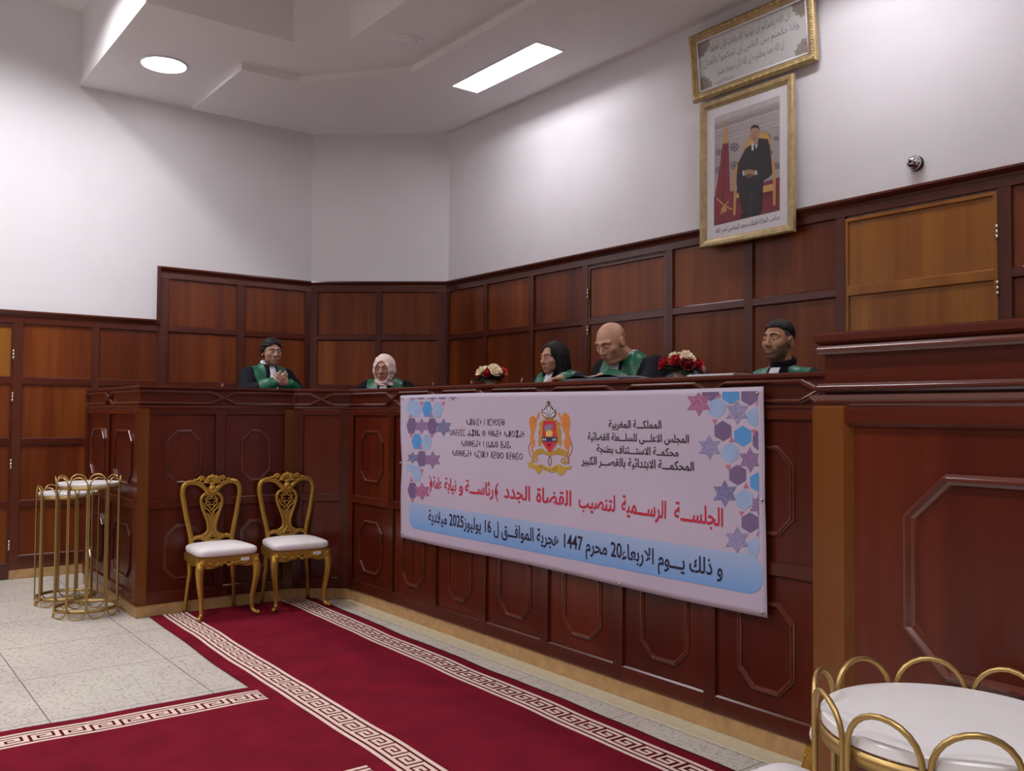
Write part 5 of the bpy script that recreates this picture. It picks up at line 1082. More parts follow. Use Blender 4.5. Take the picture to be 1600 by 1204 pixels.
    for s, b, c in (('t a g l d i t _ n _ l m gh r i b', (-4.918, -4.485, 1.427, 1.430), 0.038),
                    ('a s q q i m _ a n a f l l a _ s _ t n b a dd t _ t a zz r f a n t', (-5.107, -4.286, 1.356, 1.361), 0.038),
                    ('t a s n b dd a y t _ n _ w a l a s _ tt a n j a', (-4.975, -4.419, 1.286, 1.292), 0.038),
                    ('t a s n b dd a y t _ t a m n zz u t _ l q s r _ l q b i r', (-5.082, -4.301, 1.218, 1.224), 0.041)):
        t = MB(); tifinagh(t, s, ban(0.0026), *b, c, 0.0046); t.build('lettering', M['ink'], root)
    tk = MB()
    for x, z in ((BX0+0.03, BZ1-0.02), (BX1-0.03, BZ1-0.03), (BX0+0.055, BZ0+0.03), (BX1-0.01, BZ0+0.02), (BX0+0.03, 1.14), (BX1-0.012, 1.12), (-3.46, BZ0+0.012)):
        p = ban(0.001)(x, z); tk.ball((p[0], p[1]-0.002, p[2]), 0.008, 5)
        tk.build('tack', M['steel'], root); tk = MB()
def flat(name, col, rough=0.6): return plain(name, col, rough, var=0.03, scale=20)
M['bcloth'] = plain('banner_vinyl', (190, 176, 195), 0.5, var=0.03, scale=2.0)
for n_, c_ in (('blue', (84, 146, 206)), ('purple', (116, 94, 134)), ('pale', (150, 172, 208)), ('rose', (166, 104, 142)), ('pattern', (146, 140, 178)), ('mauve', (140, 112, 150)), ('slate', (120, 118, 156)), ('tri', (186, 110, 132))):
    M['p_'+n_] = plain('print_'+n_, c_, 0.5, var=0.32 if n_ in ('pattern', 'slate', 'mauve', 'rose') else 0.08, scale=110 if n_ in ('pattern', 'slate', 'mauve', 'rose') else 12)
for n_, c_ in (('lion', (206, 128, 58)), ('lionline', (150, 84, 50)), ('gold', (178, 138, 54)), ('ribbon', (186, 150, 56)), ('ink', (70, 42, 20)), ('shieldedge', (196, 150, 52)), ('red', (196, 40, 60)), ('sky', (128, 118, 156)),
               ('sun', (226, 182, 92)), ('navy', (36, 48, 88)), ('snow', (206, 206, 214)), ('star', (92, 20, 34)), ('crownband', (150, 108, 60)), ('crownline', (96, 52, 44))):
    M['e_'+n_] = flat('crest_'+n_, c_)
M['ink'] = flat('black_print', (38, 18, 30))
M['navyink'] = flat('dark_blue_print', (26, 16, 48))
M['redink'] = flat('red_print', (190, 24, 56))
def band_material():
    m, nt, b = nodes('blue_band_print')
    tc = N(nt, 'ShaderNodeTexCoord'); sp = N(nt, 'ShaderNodeSeparateXYZ')
    nt.links.new(tc.outputs['Object'], sp.inputs[0])
    mr = N(nt, 'ShaderNodeMapRange')
    mr.inputs['From Min'].default_value = 0.68; mr.inputs['From Max'].default_value = 0.862
    nt.links.new(sp.outputs['Z'], mr.inputs['Value'])
    rp = N(nt, 'ShaderNodeValToRGB')
    rp.color_ramp.elements[0].color = lin((112, 158, 214)) + (1,)
    rp.color_ramp.elements[1].color = lin((160, 178, 212)) + (1,)
    nt.links.new(mr.outputs[0], rp.inputs['Fac'])
    nt.links.new(rp.outputs['Color'], b.inputs['Base Color'])
    b.inputs['Roughness'].default_value = 0.5
    return m
M['bband'] = band_material()
banner()

# ================================================================== pictures on the back wall
def frame_part(name, root, quad_out, wdt, fn, depth, mat, prof=None):
    """a mitred picture frame between an outer rectangle and one inset by wdt"""
    x0, x1, z0, z1 = quad_out
    pr = prof or [(0.0, 0.0), (0.0, depth*0.8), (wdt*0.18, depth), (wdt*0.55, depth*0.92), (wdt*0.9, depth*0.55), (wdt, depth*0.5), (wdt, 0.0)]
    mb = MB()
    vs = []
    for cx, cz, sx, sz in ((x0, z0, 1, 1), (x1, z0, -1, 1), (x1, z1, -1, -1), (x0, z1, 1, -1)):
        for a, h in pr: vs.append(fn(cx+sx*a, cz+sz*a, h))
    n = len(pr)
    fs = [(i*n+k, i*n+(k+1) % n, ((i+1) % 4)*n+(k+1) % n, ((i+1) % 4)*n+k) for i in range(4) for k in range(n)]
    mb.add(vs, fs)
    return mb.build(name, mat, root)
def portrait():
    root = empty('framed_portrait', (-4.14, 5.293, 2.766))
    tag(root, 'gold-framed portrait of a seated man in a dark suit beside a red flag', 'picture')
    ox, oz = -4.14, 2.766
    def fn(x, z, h): return (x-ox, -0.0-h, z-oz)
    Q = (-4.558, -3.722, 2.766, 3.866)
    mb = MB(); mb.box(Q[0]-ox+0.01, Q[1]-ox-0.01, -0.012, 0.011, 0.01, Q[3]-oz-0.01); mb.build('backing_board', M['frame'], root)
    frame_part('picture_frame', root, Q, 0.058, fn, 0.036, M['goldframe'])
    mb = MB(); mb.add([fn(x, z, 0.0135) for x, z in ((-4.505, 2.818), (-3.775, 2.818), (-3.775, 3.814), (-4.505, 3.814))], [(0, 1, 2, 3)]); mb.build('mount', M['white'], root)
    nm = ['wallpat', 'cornice', 'frieze', 'line', 'dots', 'ros', 'rosin', 'carpet', 'line2', 'gold', 'flag', 'flagfold', 'emblem', 'goldlt', 'carpetdk', 'suit', 'suitlt', 'shirt', 'tie', 'shoe', 'skin', 'hair', 'skindk']
    cl_ = [(172, 165, 165), (196, 190, 186), (158, 146, 144), (196, 190, 188), (178, 172, 172), (104, 100, 104), (150, 146, 146), (126, 40, 52), (150, 84, 84), (196, 152, 86), (134, 34, 52), (104, 22, 40), (60, 50, 34), (206, 164, 96), (104, 30, 40), (34, 32, 38), (52, 48, 54), (214, 214, 222), (28, 26, 40), (24, 22, 26), (176, 136, 112), (58, 52, 52), (112, 78, 64)]
    ms = [plain('portrait_'+n, c, 0.6, var=0.22 if n == 'wallpat' else 0.05, scale=120 if n == 'wallpat' else 14) for n, c in zip(nm, cl_)]
    mb = MB()
    for k, e in enumerate(PORTRAIT):
        f = lambda x, z, k=k: fn(x, z, 0.0140+0.00004*k)
        if e[1] == 'p': fill(mb, e[2], f, nm.index(e[0]))
        else: stroke(mb, e[3], e[2], f, nm.index(e[0]))
    mb.build('picture', ms, root)
    mb = MB(); place_text(mb, 'صاحب الجلالة الملك محمد السادس نصره الله', lambda x, z: fn(x, z, 0.0142), -4.418, -3.848, 2.862, 2.872, 0.036, 0.004); mb.build('caption', M['ink'], root)
    mb = MB(); mb.add([fn(x, z, 0.0185) for x, z in ((-4.503, 2.82), (-3.777, 2.82), (-3.777, 3.812), (-4.503, 3.812))], [(0, 1, 2, 3)]); mb.build('glass', M['glass'], root)
def glass_mat():
    m, nt, b = nodes('picture_glass')
    out = nt.nodes['Material Output']
    tr = N(nt, 'ShaderNodeBsdfTransparent'); gl = N(nt, 'ShaderNodeBsdfGlossy'); mx = N(nt, 'ShaderNodeMixShader'); fr = N(nt, 'ShaderNodeLayerWeight'); pw = N(nt, 'ShaderNodeMath', operation='POWER'); ma = N(nt, 'ShaderNodeMath', operation='MULTIPLY_ADD')
    gl.inputs['Roughness'].default_value = 0.05
    pw.inputs[1].default_value = 4.0; ma.inputs[1].default_value = 0.75; ma.inputs[2].default_value = 0.04
    nt.links.new(fr.outputs['Facing'], pw.inputs[0]); nt.links.new(pw.outputs[0], ma.inputs[0]); nt.links.new(ma.outputs[0], mx.inputs[0]); nt.links.new(tr.outputs[0], mx.inputs[1]); nt.links.new(gl.outputs[0], mx.inputs[2])
    nt.links.new(mx.outputs[0], out.inputs['Surface'])
    return m
M['glass'] = glass_mat()
portrait()
def verse():
    tilt = math.atan2(0.05, 0.545)
    root = empty('framed_calligraphy', (-4.1, 5.335, 3.93))
    tag(root, 'wide ornate gold frame with lines of Arabic calligraphy, hung above the portrait', 'picture')
    ct, st_ = math.cos(tilt), math.sin(tilt)
    def fn(x, v, h): return (x+4.1, -v*st_-h*ct, v*ct-h*st_)
    Q = (-4.662, -3.562, -0.012, 0.502)
    mb = MB(); q = [(-4.65, 0.0), (-3.575, 0.0), (-3.575, 0.49), (-4.65, 0.49)]
    mb.prism(q, lambda x, v: fn(x, v, -0.018), lambda x, v: fn(x, v, 0.010)); mb.build('backing_board', M['frame'], root)
    frm = frame_part('picture_frame', root, Q, 0.072, fn, 0.040, M['goldframe'])
    cv = MB()
    x0, x1, v0, v1 = Q
    rnd = random.Random(4)
    def run(a, b, n):
        for k in range(n):
            t = (k+0.5)/n
            x = a[0]+(b[0]-a[0])*t; v = a[1]+(b[1]-a[1])*t
            p = Vector(fn(x, v, 0.043)); s = 0.011 if k % 3 == 0 else 0.0075
            cv.ball(p, s, 4, sc=(1.2, 0.8, 1.2))
    i_ = 0.024
    run((x0+i_, v0+i_), (x1-i_, v0+i_), 52); run((x0+i_, v1-i_), (x1-i_, v1-i_), 52); run((x0+i_, v0+i_), (x0+i_, v1-i_), 24); run((x1-i_, v0+i_), (x1-i_, v1-i_), 24)
    cv.build('carving', M['goldbead'], frm)
    lp = MB()
    for a, b in (((-4.592, 0.058), (-3.632, 0.058)), ((-3.632, 0.058), (-3.632, 0.432)), ((-3.632, 0.432), (-4.592, 0.432)), ((-4.592, 0.432), (-4.592, 0.058))):
        lp.tube([fn(a[0], a[1], 0.022), fn(b[0], b[1], 0.022)], 0.007, 6)
    lp.build('slip_moulding', M['white'], frm)
    mb = MB(); mb.add([fn(x, v, 0.0115) for x, v in ((-4.595, 0.055), (-3.629, 0.055), (-3.629, 0.435), (-4.595, 0.435))], [(0, 1, 2, 3)]); mb.build('sheet', M['versepaper'], root)
    cn = MB()
    for cx, cv_, sx, sv in ((-4.59, 0.06, 1, 1), (-3.634, 0.06, -1, 1), (-3.634, 0.43, -1, -1), (-4.59, 0.43, 1, -1)):
        for R_, m_, h in ((0.115, 1, 0.0117), (0.098, 0, 0.0119)):
            pts = [(cx, cv_)]+[(cx+sx*R_*math.cos(PI/2*k/14)*(1+0.07*math.cos(k*1.8)), cv_+sv*R_*math.sin(PI/2*k/14)*(1+0.07*math.cos(k*1.8))) for k in range(15)]
            fill(cn, pts, lambda x, v, h=h: fn(x, v, h), m_)
    cn.build('corner_ornament', [M['versebrown'], M['versegreen']], root)
    for s, a, b, v0_, v1_, cap in (('إن الله يأمركم أن تؤدوا الأمانات إلى أهلها', -4.478, -3.765, 0.331, 0.345, 0.048), ('وإذا حكمتم بين الناس أن تحكموا بالعدل', -4.552, -3.698, 0.238, 0.258, 0.048),
                             ('إن الله نعما يعظكم به إن الله كان سميعا بصيرا', -4.420, -3.825, 0.142, 0.160, 0.048), ('صدق الله العظيم', -4.445, -4.272, 0.074, 0.080, 0.028)):
        t = MB(); place_text(t, s, lambda x, v: fn(x, v, 0.0122), a, b, v0_, v1_, cap, -0.004); t.build('lettering', M['greyink'], root)
M['versepaper'] = plain('pale_green_paper', (204, 206, 204), 0.6, var=0.02)
M['versebrown'] = plain('ornament_brown', (150, 136, 130), 0.6, var=0.2, scale=60)
M['versegreen'] = plain('ornament_green', (142, 156, 140), 0.6, var=0.15, scale=60)
M['greyink'] = flat('grey_ink', (104, 104, 112))
verse()
# ================================================================== people: bodies grown as one continuous surface from a distance field
class Vox:
    def __init__(s, lo, hi, h):
        s.h = h; s.lo = np.array(lo, float)
        s.n = np.ceil((np.array(hi, float)-s.lo)/h).astype(int)+1
        s.d = np.full(s.n, 1.0, np.float32)
    def sub(s, lo, hi):
        a = np.clip(np.floor((np.array(lo)-s.lo)/s.h).astype(int), 0, s.n)
        b = np.clip(np.ceil((np.array(hi)-s.lo)/s.h).astype(int)+1, 0, s.n)
        sl = tuple(slice(i, max(i, j)) for i, j in zip(a, b))
        ax = [s.lo[k]+s.h*np.arange(sl[k].start, sl[k].stop) for k in range(3)]
        X, Y, Z = np.meshgrid(*ax, indexing='ij')
        return sl, np.stack([X, Y, Z], -1).astype(np.float32)
    def add(s, f, lo, hi, k=0.01, op='u'):
        sl, P = s.sub(lo, hi)
        if P.size == 0: return
        b = f(P); a = s.d[sl]
        if op == 'u': s.d[sl] = smin(a, b, k)
        elif op == 's': s.d[sl] = -smin(-a, b, k)
    def cap(s, a, b, ra, rb=None, k=0.01, op='u'):
        rb = ra if rb is None else rb
        m = max(ra, rb)+k*2+0.02
        a, b = np.array(a, float), np.array(b, float)
        s.add(lambda P: capsule(P, a, b, ra, rb), np.minimum(a, b)-m, np.maximum(a, b)+m, k, op)
    def ell(s, c, r, k=0.01, op='u', R=None):
        c, r = np.array(c, float), np.array(r, float)
        m = max(r)+k*2+0.02
        s.add(lambda P: ellipsoid(P, c, r, R), c-m, c+m, k, op)
    def mesh(s):
        return surface_nets(s.d, s.lo, s.h)
def smin(a, b, k):
    if k <= 0: return np.minimum(a, b)
    h = np.clip(0.5+0.5*(b-a)/k, 0, 1)
    return b+(a-b)*h-k*h*(1-h)
def smax(a, b, k): return -smin(-a, -b, k)
def capsule(P, a, b, ra, rb):
    d = (b-a).astype(np.float32); L = float(d @ d)
    q = P-a.astype(np.float32)
    t = np.clip((q @ d)/max(L, 1e-9), 0, 1)
    return np.linalg.norm(q-t[..., None]*d, axis=-1)-(ra+(rb-ra)*t)
def ellipsoid(P, c, r, R=None):
    q = P-c.astype(np.float32)
    if R is not None: q = q @ R.astype(np.float32)
    k0 = np.linalg.norm(q/r.astype(np.float32), axis=-1)
    k1 = np.linalg.norm(q/(r*r).astype(np.float32), axis=-1)
    return k0*(k0-1.0)/np.maximum(k1, 1e-6)
def surface_nets(d, lo, h):
    ins = d < 0
    n = d.shape
    cnt = np.zeros((n[0]-1, n[1]-1, n[2]-1), np.int8)
    for i in (0, 1):
        for j in (0, 1):
            for k in (0, 1):
                cnt += ins[i:n[0]-1+i, j:n[1]-1+j, k:n[2]-1+k]
    act = (cnt > 0) & (cnt < 8)
    I = np.argwhere(act)
    idx = np.full(act.shape, -1, np.int64); idx[act] = np.arange(len(I))
    acc = np.zeros((len(I), 3)); num = np.zeros(len(I))
    cor = [(i, j, k) for i in (0, 1) for j in (0, 1) for k in (0, 1)]
    val = {c: d[I[:, 0]+c[0], I[:, 1]+c[1], I[:, 2]+c[2]] for c in cor}
    for a in cor:
        for ax in range(3):
            if a[ax] == 0:
                b = list(a); b[ax] = 1; b = tuple(b)
                va, vb = val[a], val[b]
                m = (va < 0) != (vb < 0)
                t = np.where(m, va/np.where(m, va-vb, 1), 0)
                p = np.array(a, float)+np.zeros((len(I), 3)); p[:, ax] += t
                acc[m] += p[m]; num[m] += 1
    V = lo+h*(I+acc/np.maximum(num, 1)[:, None])
    F = []
    for ax in range(3):
        u, v = (ax+1) % 3, (ax+2) % 3
        sa = [slice(None)]*3; sb = [slice(None)]*3
        sa[ax] = slice(0, -1); sb[ax] = slice(1, None)
        ea, eb = ins[tuple(sa)], ins[tuple(sb)]
        E = np.argwhere(ea != eb)
        E = E[(E[:, u] > 0) & (E[:, v] > 0) & (E[:, u] < n[u]-1) & (E[:, v] < n[v]-1)]
        q = []
        for du, dv in ((-1, -1), (0, -1), (0, 0), (-1, 0)):
            c = E.copy(); c[:, u] += du; c[:, v] += dv
            q.append(idx[c[:, 0], c[:, 1], c[:, 2]])
        Q = np.stack(q, 1)
        fl = ea[E[:, 0], E[:, 1], E[:, 2]]
        Q[~fl] = Q[~fl][:, ::-1]
        F.append(Q)
    return V, np.concatenate(F)
def np_mesh(name, V, F, mats, parent, mi=None):
    me = bpy.data.meshes.new(name)
    me.vertices.add(len(V)); me.vertices.foreach_set('co', np.asarray(V, np.float32).ravel())
    me.loops.add(F.size); me.loops.foreach_set('vertex_index', F.ravel().astype(np.int32))
    me.polygons.add(len(F)); me.polygons.foreach_set('loop_start', np.arange(0, F.size, 4, dtype=np.int32))
    me.polygons.foreach_set('loop_total', np.full(len(F), 4, np.int32))
    me.polygons.foreach_set('use_smooth', np.ones(len(F), bool))
    for m in (mats if isinstance(mats, (list, tuple)) else [mats]): me.materials.append(m)
    if mi is not None: me.polygons.foreach_set('material_index', mi.astype(np.int32))
    me.update(calc_edges=True)
    o = bpy.data.objects.new(name, me); COL.objects.link(o)
    if parent is not None: o.parent = parent
    return o
def keep(V, F, mask):
    F = F[mask]; u, inv = np.unique(F, return_inverse=True)
    return V[u], inv.reshape(F.shape)

def head_field(q, f):
    """head in its own frame: face looks along -Y, origin between the ears"""
    E = lambda c, r: ellipsoid(q, np.array(c), np.array(r))
    K = lambda a, b, ra, rb=None: capsule(q, np.array(a, float), np.array(b, float), ra, ra if rb is None else rb)
    w = f.get('wide', 1.0)
    d = E((0, 0.014, 0.036), (0.077*w, 0.097, 0.088))
    d = smin(d, E((0, -0.030, -0.020), (0.065*w, 0.066, 0.088)), 0.03)
    d = smin(d, E((0, -0.026, -0.056), (0.058*w, 0.056, 0.050)), 0.025)
    d = smin(d, E((0, -0.070, -0.093), (0.026*w, 0.019, 0.017)), 0.022)
    if f.get('double', 0): d = smin(d, E((0, -0.035, -0.105), (0.052*w, 0.045, 0.022)), 0.025)
    for s in (-1, 1):
        d = smin(d, E((s*0.044*w, -0.060, -0.016), (0.024, 0.024, 0.022)), 0.02)
        d = smin(d, K((s*0.012, -0.089, 0.034), (s*0.048*w, -0.074, 0.034), 0.011, 0.009), 0.016)
        d = -smin(-d, E((s*0.032, -0.104, 0.012), (0.020, 0.022, 0.013)), 0.012)
        d = smin(d, E((s*0.031, -0.077, 0.011), (0.0185, 0.0140, 0.0135)), 0.004)
        d = smin(d, K((s*0.016, -0.085, 0.018), (s*0.046, -0.076, 0.018), 0.0046), 0.005)
        ear = E((s*0.079*w, 0.010, -0.004), (0.010, 0.022, 0.034))
        ear = -smin(-ear, E((s*0.092*w, 0.006, -0.002), (0.010, 0.012, 0.022)), 0.004)
        d = smin(d, ear, 0.008)
    d = smin(d, K((0, -0.088, 0.022), (0, -0.112, -0.022), 0.0085, 0.0125), 0.012)
    for s in (-1, 1): d = smin(d, E((s*0.013, -0.100, -0.028), (0.0105, 0.0130, 0.0095)), 0.007)
    d = smin(d, E((0, -0.086, -0.060), (0.030, 0.013, 0.020)), 0.014)
    d = -smin(-d, K((-0.021, -0.0985, -0.0625), (0.021, -0.0985, -0.0625), 0.0024), 0.003)
    for s in (-1, 1):
        d = smin(d, K((0, -0.0955, -0.0575), (s*0.021, -0.0880, -0.0610), 0.0048, 0.003), 0.005)
        d = smin(d, K((0, -0.0940, -0.0695), (s*0.018, -0.0875, -0.0660), 0.0054, 0.0035), 0.005)
    return d
def rotm(yaw=0.0, pitch=0.0, roll=0.0):
    cy, sy, cp, sp, cr, sr = math.cos(yaw), math.sin(yaw), math.cos(pitch), math.sin(pitch), math.cos(roll), math.sin(roll)
    Rz = np.array([[cy, -sy, 0], [sy, cy, 0], [0, 0, 1]]); Rx = np.array([[1, 0, 0], [0, cp, -sp], [0, sp, cp]]); Ry = np.array([[cr, 0, sr], [0, 1, 0], [-sr, 0, cr]])
    return Rz @ Rx @ Ry
def hand(vx, w, fdir, pdir, side, curl=(0.5, 0.6, 0.4), s=1.0, spread=0.12, thumb=0.6):
    """w wrist, fdir finger direction, pdir palm normal (the way the palm faces), side +1 when the thumb lies along fdir x pdir"""
    w = np.array(w, float); f = np.array(fdir, float); f /= np.linalg.norm(f)
    p = np.array(pdir, float); p -= f*(p @ f); p /= np.linalg.norm(p)
    t = np.cross(f, p)*side
    def cap(a, b, r0, r1, k=0.006): vx.cap(a, b, r0*s, r1*s, k)
    L = [(0.088, 0.040, 0.026, 0.020), (0.092, 0.045, 0.030, 0.022), (0.088, 0.041, 0.028, 0.021), (0.080, 0.032, 0.021, 0.018)]
    for i, (m, a, b, c) in enumerate(L):
        off = (1.5-i)*0.0215
        k0 = w+f*m*s+t*off*s
        cap(w+t*off*0.55*s+f*0.012*s, k0, 0.014, 0.0115, 0.012)
        ang = 0.0; pos = k0
        for j, ln in enumerate((a, b, c)):
            ang += curl[j]*(1+0.08*i)
            sd = t*math.sin((1.5-i)*spread*(1-0.5*j))*0.5
            dr = f*math.cos(ang)+p*math.sin(ang)+sd*max(0.0, math.cos(ang))
            dr /= np.linalg.norm(dr)
            nx = pos+dr*ln*s
            cap(pos, nx, 0.0092-0.0008*j, 0.0086-0.0010*j, 0.003)
            pos = nx
    a = w+t*0.020*s+f*0.018*s+p*0.006*s
    b = a+(t*0.62+f*0.70+p*0.25)*0.042*s
    c = b+(t*(0.62-thumb*0.6)+f*0.85+p*thumb*0.5)*0.034*s
    e = c+(t*(0.3-thumb*0.5)+f*0.9+p*thumb*0.6)*0.026*s
    cap(a, b, 0.0155, 0.0125, 0.012); cap(b, c, 0.0112, 0.0100, 0.004); cap(c, e, 0.0100, 0.0078, 0.003)
    vx.cap(w-f*0.03*s, w+f*0.03*s, 0.024*s, 0.026*s, 0.012)

def person(label, hc, face, torso, pitch=0.0, sc=1.0, roll=0.0, feat=None, arms=None, hands=None, lean=0.0, skin_col=(170, 126, 104), neck_back=0.030, broad=1.0, seat=1.22, up=0.042):
    """hc head centre in the room; face / torso = heading of face and chest in degrees (0 = +X, -90 = towards the hall)"""
    f = feat or {}
    root = empty('person', (hc[0], hc[1], seat), math.radians(torso+90))
    tag(root, label, 'person', 'robed people seated behind the court bench')
    H0 = np.array([0, 0, hc[2]-seat])
    Rh = rotm(math.radians(face-torso), pitch, roll)          # pitch > 0 bows the head
    nb = H0+(Rh @ np.array([0, 0.030, -0.085]))*sc*0.8+np.array([0, neck_back*sc, (-0.100+up)*sc])
    nb[1] += lean
    sh = [nb+np.array([s_*0.162*broad, 0.012, -0.082]) for s_ in (-1, 1)]
    lo = np.array([-0.46, -0.62, -0.10]); hi = np.array([0.46, 0.30, H0[2]+0.16])
    vx = Vox(lo, hi, 0.0042)
    hf = lambda P: head_field((P-H0.astype(np.float32)) @ (Rh/sc).astype(np.float32), f)*sc
    vx.add(hf, H0-0.19*sc, H0+0.19*sc, 0.0)
    nk = H0+Rh @ np.array([0, 0.018, -0.06])*sc
    rn = f.get('neck', 0.052)*sc
    vx.cap(nk, nb+np.array([0, 0.004, -0.03]), rn, rn*1.06, 0.018)
    vx.ell(nb+np.array([0, 0.0, -0.22]), np.array([0.155*broad, 0.10, 0.22]), 0.03)
    for q in sh:
        vx.cap(nb+np.array([0, 0.01, -0.03]), q, 0.046, 0.048, 0.03)
    vx.ell(nb+np.array([0, -0.01, -0.43]), np.array([0.15*broad, 0.12, 0.16]), 0.04)
    A = arms or [((0.03, -0.04, -0.27), (0.10, -0.24, -0.30)), ((0.03, -0.04, -0.27), (0.10, -0.24, -0.30))]
    pts = []
    for i, s_ in enumerate((-1, 1)):
        e_, w_ = A[i]
        el = sh[i]+np.array([s_*e_[0], e_[1], e_[2]]); wr = nb+np.array([s_*w_[0], w_[1], w_[2]])
        vx.cap(sh[i], el, 0.044, 0.038, 0.02); vx.cap(el, wr, 0.036, 0.024, 0.015)
        pts.append((sh[i], el, wr))
    for i, s_ in enumerate((-1, 1)):
        hd = (hands or [None, None])[i] or dict(fdir=(-s_*0.25, -1, -0.1), pdir=(0, 0.1, -1))
        fd, pd = np.array(hd['fdir'], float), np.array(hd['pdir'], float)
        side = s_*(-1) if hd.get('flip') else s_
        # the thumb lies on the inner side of a palm-down hand
        hand(vx, pts[i][2], fd, pd, side*hd.get('tside', 1), hd.get('curl', (0.35, 0.5, 0.35)), hd.get('s', 1.0), hd.get('spread', 0.12), hd.get('thumb', 0.6))
    V, F = vx.mesh()
    cen = V[F].mean(1)
    q = (cen-H0) @ Rh/sc
    mi = np.zeros(len(F), int)
    lipm = (np.abs(q[:, 0]) < 0.0205) & (q[:, 1] < -0.080) & (np.abs(q[:, 2]+0.0635) < 0.0092*(1-(q[:, 0]/0.024)**2)+0.0006)
    mi[lipm] = 1
    if f.get('beard'):
        jaw = (q[:, 2] < -0.036+0.9*np.maximum(0, q[:, 1]+0.058)) & (q[:, 1] < 0.0) & (q[:, 2] > -0.14) & ~lipm
        inner = (np.abs(q[:, 0]) < 0.045) & (q[:, 2] > -0.052) & (q[:, 1] < -0.06)
        must = (np.abs(q[:, 0]) < 0.030) & (q[:, 2] < -0.040) & (q[:, 2] > -0.0545) & (q[:, 1] < -0.07)
        mi[(jaw & ~inner) | must] = 2
    if f.get('shaved'):
        if f.get('side'):
            mi[(q[:, 2] > np.where(q[:, 1] < 0.012, 0.030, -0.045)) & (q[:, 2] < 0.10) & (q[:, 1] > -0.042+0.25*np.maximum(0, 0.07-q[:, 2])) & ~((np.abs(q[:, 0]) > 0.0775) & (q[:, 2] < 0.032))] = 3
        else: mi[(q[:, 2] > -0.03) & (q[:, 2] < 0.085) & (q[:, 1] > 0.012+np.maximum(0, q[:, 2]-0.03)*0.9) & (q[:, 2] > -0.05)] = 3
    sk = skin('skin_tone', skin_col)
    bc = tuple(int(c*0.62+18) for c in skin_col)
    mats = [sk, plain('lip_tone', f.get('lips', (148, 92, 82)), 0.5), plain('stubble', f.get('beardcol', (104, 78, 62)), 0.75, var=0.3, scale=160), plain('shaved_scalp', f.get('scalp', tuple(int(c*0.80) for c in skin_col)), 0.6, var=0.15, scale=140)]
    np_mesh('body', V, F, mats, root, mi)
    def hw(p): return H0+Rh @ np.array(p, float)*sc            # head frame -> person frame
    def face_y(x, z, off=0.0):
        ys = np.linspace(-0.16, 0.0, 321, dtype=np.float32)
        P = np.stack([np.full_like(ys, x), ys, np.full_like(ys, z)], -1)
        d = head_field(P, f); k = np.argmax(d < 0)
        return float(ys[k])-off
    # eyes
    if not f.get('closed'):
        for s_ in (-1, 1):
            mb = MB()
            y = face_y(s_*0.031, 0.010)
            T = Matrix.Translation(Vector(hw((s_*0.031, y+0.0090, 0.0075)))) @ Matrix(Rh.tolist()).to_4x4()
            mb.ball((0, 0, 0), 0.0108*sc, 7, T=T, sc=(1.25, 0.9, 0.62), mat=0)
            g = f.get('gaze', 0.0)
            T2 = Matrix.Translation(Vector(hw((s_*0.031+g, y+0.0012, 0.0075)))) @ Matrix(Rh.tolist()).to_4x4()
            mb.ball((0, 0, 0), 0.0058*sc, 6, T=T2, sc=(1, 0.55, 1), mat=1)
            mb.build('eye', [M['eyew'], M['eyed']], root)
    for s_ in (-1, 1):
        mb = MB()
        if f.get('closed'):
            pp = [(x, face_y(s_*x, 0.003, -0.0002), 0.003-0.002*math.sin(PI*(x-0.016)/0.031)) for x in np.linspace(0.016, 0.047, 7)]
            lash = MB(); lash.tube([hw((s_*a, b, c)) for a, b, c in pp], 0.0016*sc, 6); lash.build('eyelash', M['hair'], root)
        pp = [(x, face_y(s_*x, 0.033+0.006*math.sin(PI*(x-0.010)/0.044), -0.0005), 0.033+f.get('browz', 0)+0.006*math.sin(PI*(x-0.010)/0.044)) for x in np.linspace(0.012, 0.052, 8)]
        t_ = f.get('brow', 0.0042)
        mb.tube([hw((s_*a, b, c)) for a, b, c in pp], [t_*0.8*sc, t_*sc, t_*sc, t_*sc, t_*sc, t_*0.9*sc, t_*0.7*sc, t_*0.4*sc], 6)
        mb.build('eyebrow', M['hair'] if not f.get('closed') else plain('thin_brow', (98, 74, 62), 0.7), root)
    # hair or scarf
    hr = f.get('hair')
    if hr:
        hx = Vox(H0-np.array([0.2, 0.2, 0.40])*sc, H0+np.array([0.2, 0.22, 0.2])*sc, 0.0045)
        sl, P = hx.sub(hx.lo, hx.lo+hx.h*(hx.n-1))
        q = (P-H0.astype(np.float32)) @ (Rh/sc).astype(np.float32)
        d = head_field(q, f)
        x, y, z = q[..., 0], q[..., 1], q[..., 2]
        if hr == 'short' or hr == 'fade':
            front = 0.086 if hr == 'short' else 0.076
            hl = np.where(y < -0.055, front+0.010*np.cos(np.clip(np.abs(x)/0.06, 0, 1)*PI)-0.006, np.where(y < 0.0, front-0.004+(y+0.055)/0.055*(-front-0.012), np.where(y < 0.022, 0.034, -0.055)))
            if hr == 'fade': hl = np.where(y < -0.055, front+0.004, np.where(y < 0.0, front+(y+0.055)/0.055*(-0.022), 0.050-np.clip(y/0.06, 0, 1)*0.03))
            hl = hl + np.clip((np.abs(x)-0.045)/0.03, 0, 1)*np.where(y < -0.04, -0.012, 0)
            th = (0.011 if hr == 'short' else 0.0020)+np.clip((z-0.03)/0.09, 0, 1)*(0.015 if hr == 'short' else 0.014)
            th = th+0.0016*np.sin(x*95+z*160+y*40)*(1 if hr == 'short' else 0.2)
            a = d-th
            hx.d[sl] = smax(smax(a, hl-z, 0.010), -(d+0.006), 0.002)
        elif hr == 'long':
            e = lambda c, r: ellipsoid(q, np.array(c), np.array(r))
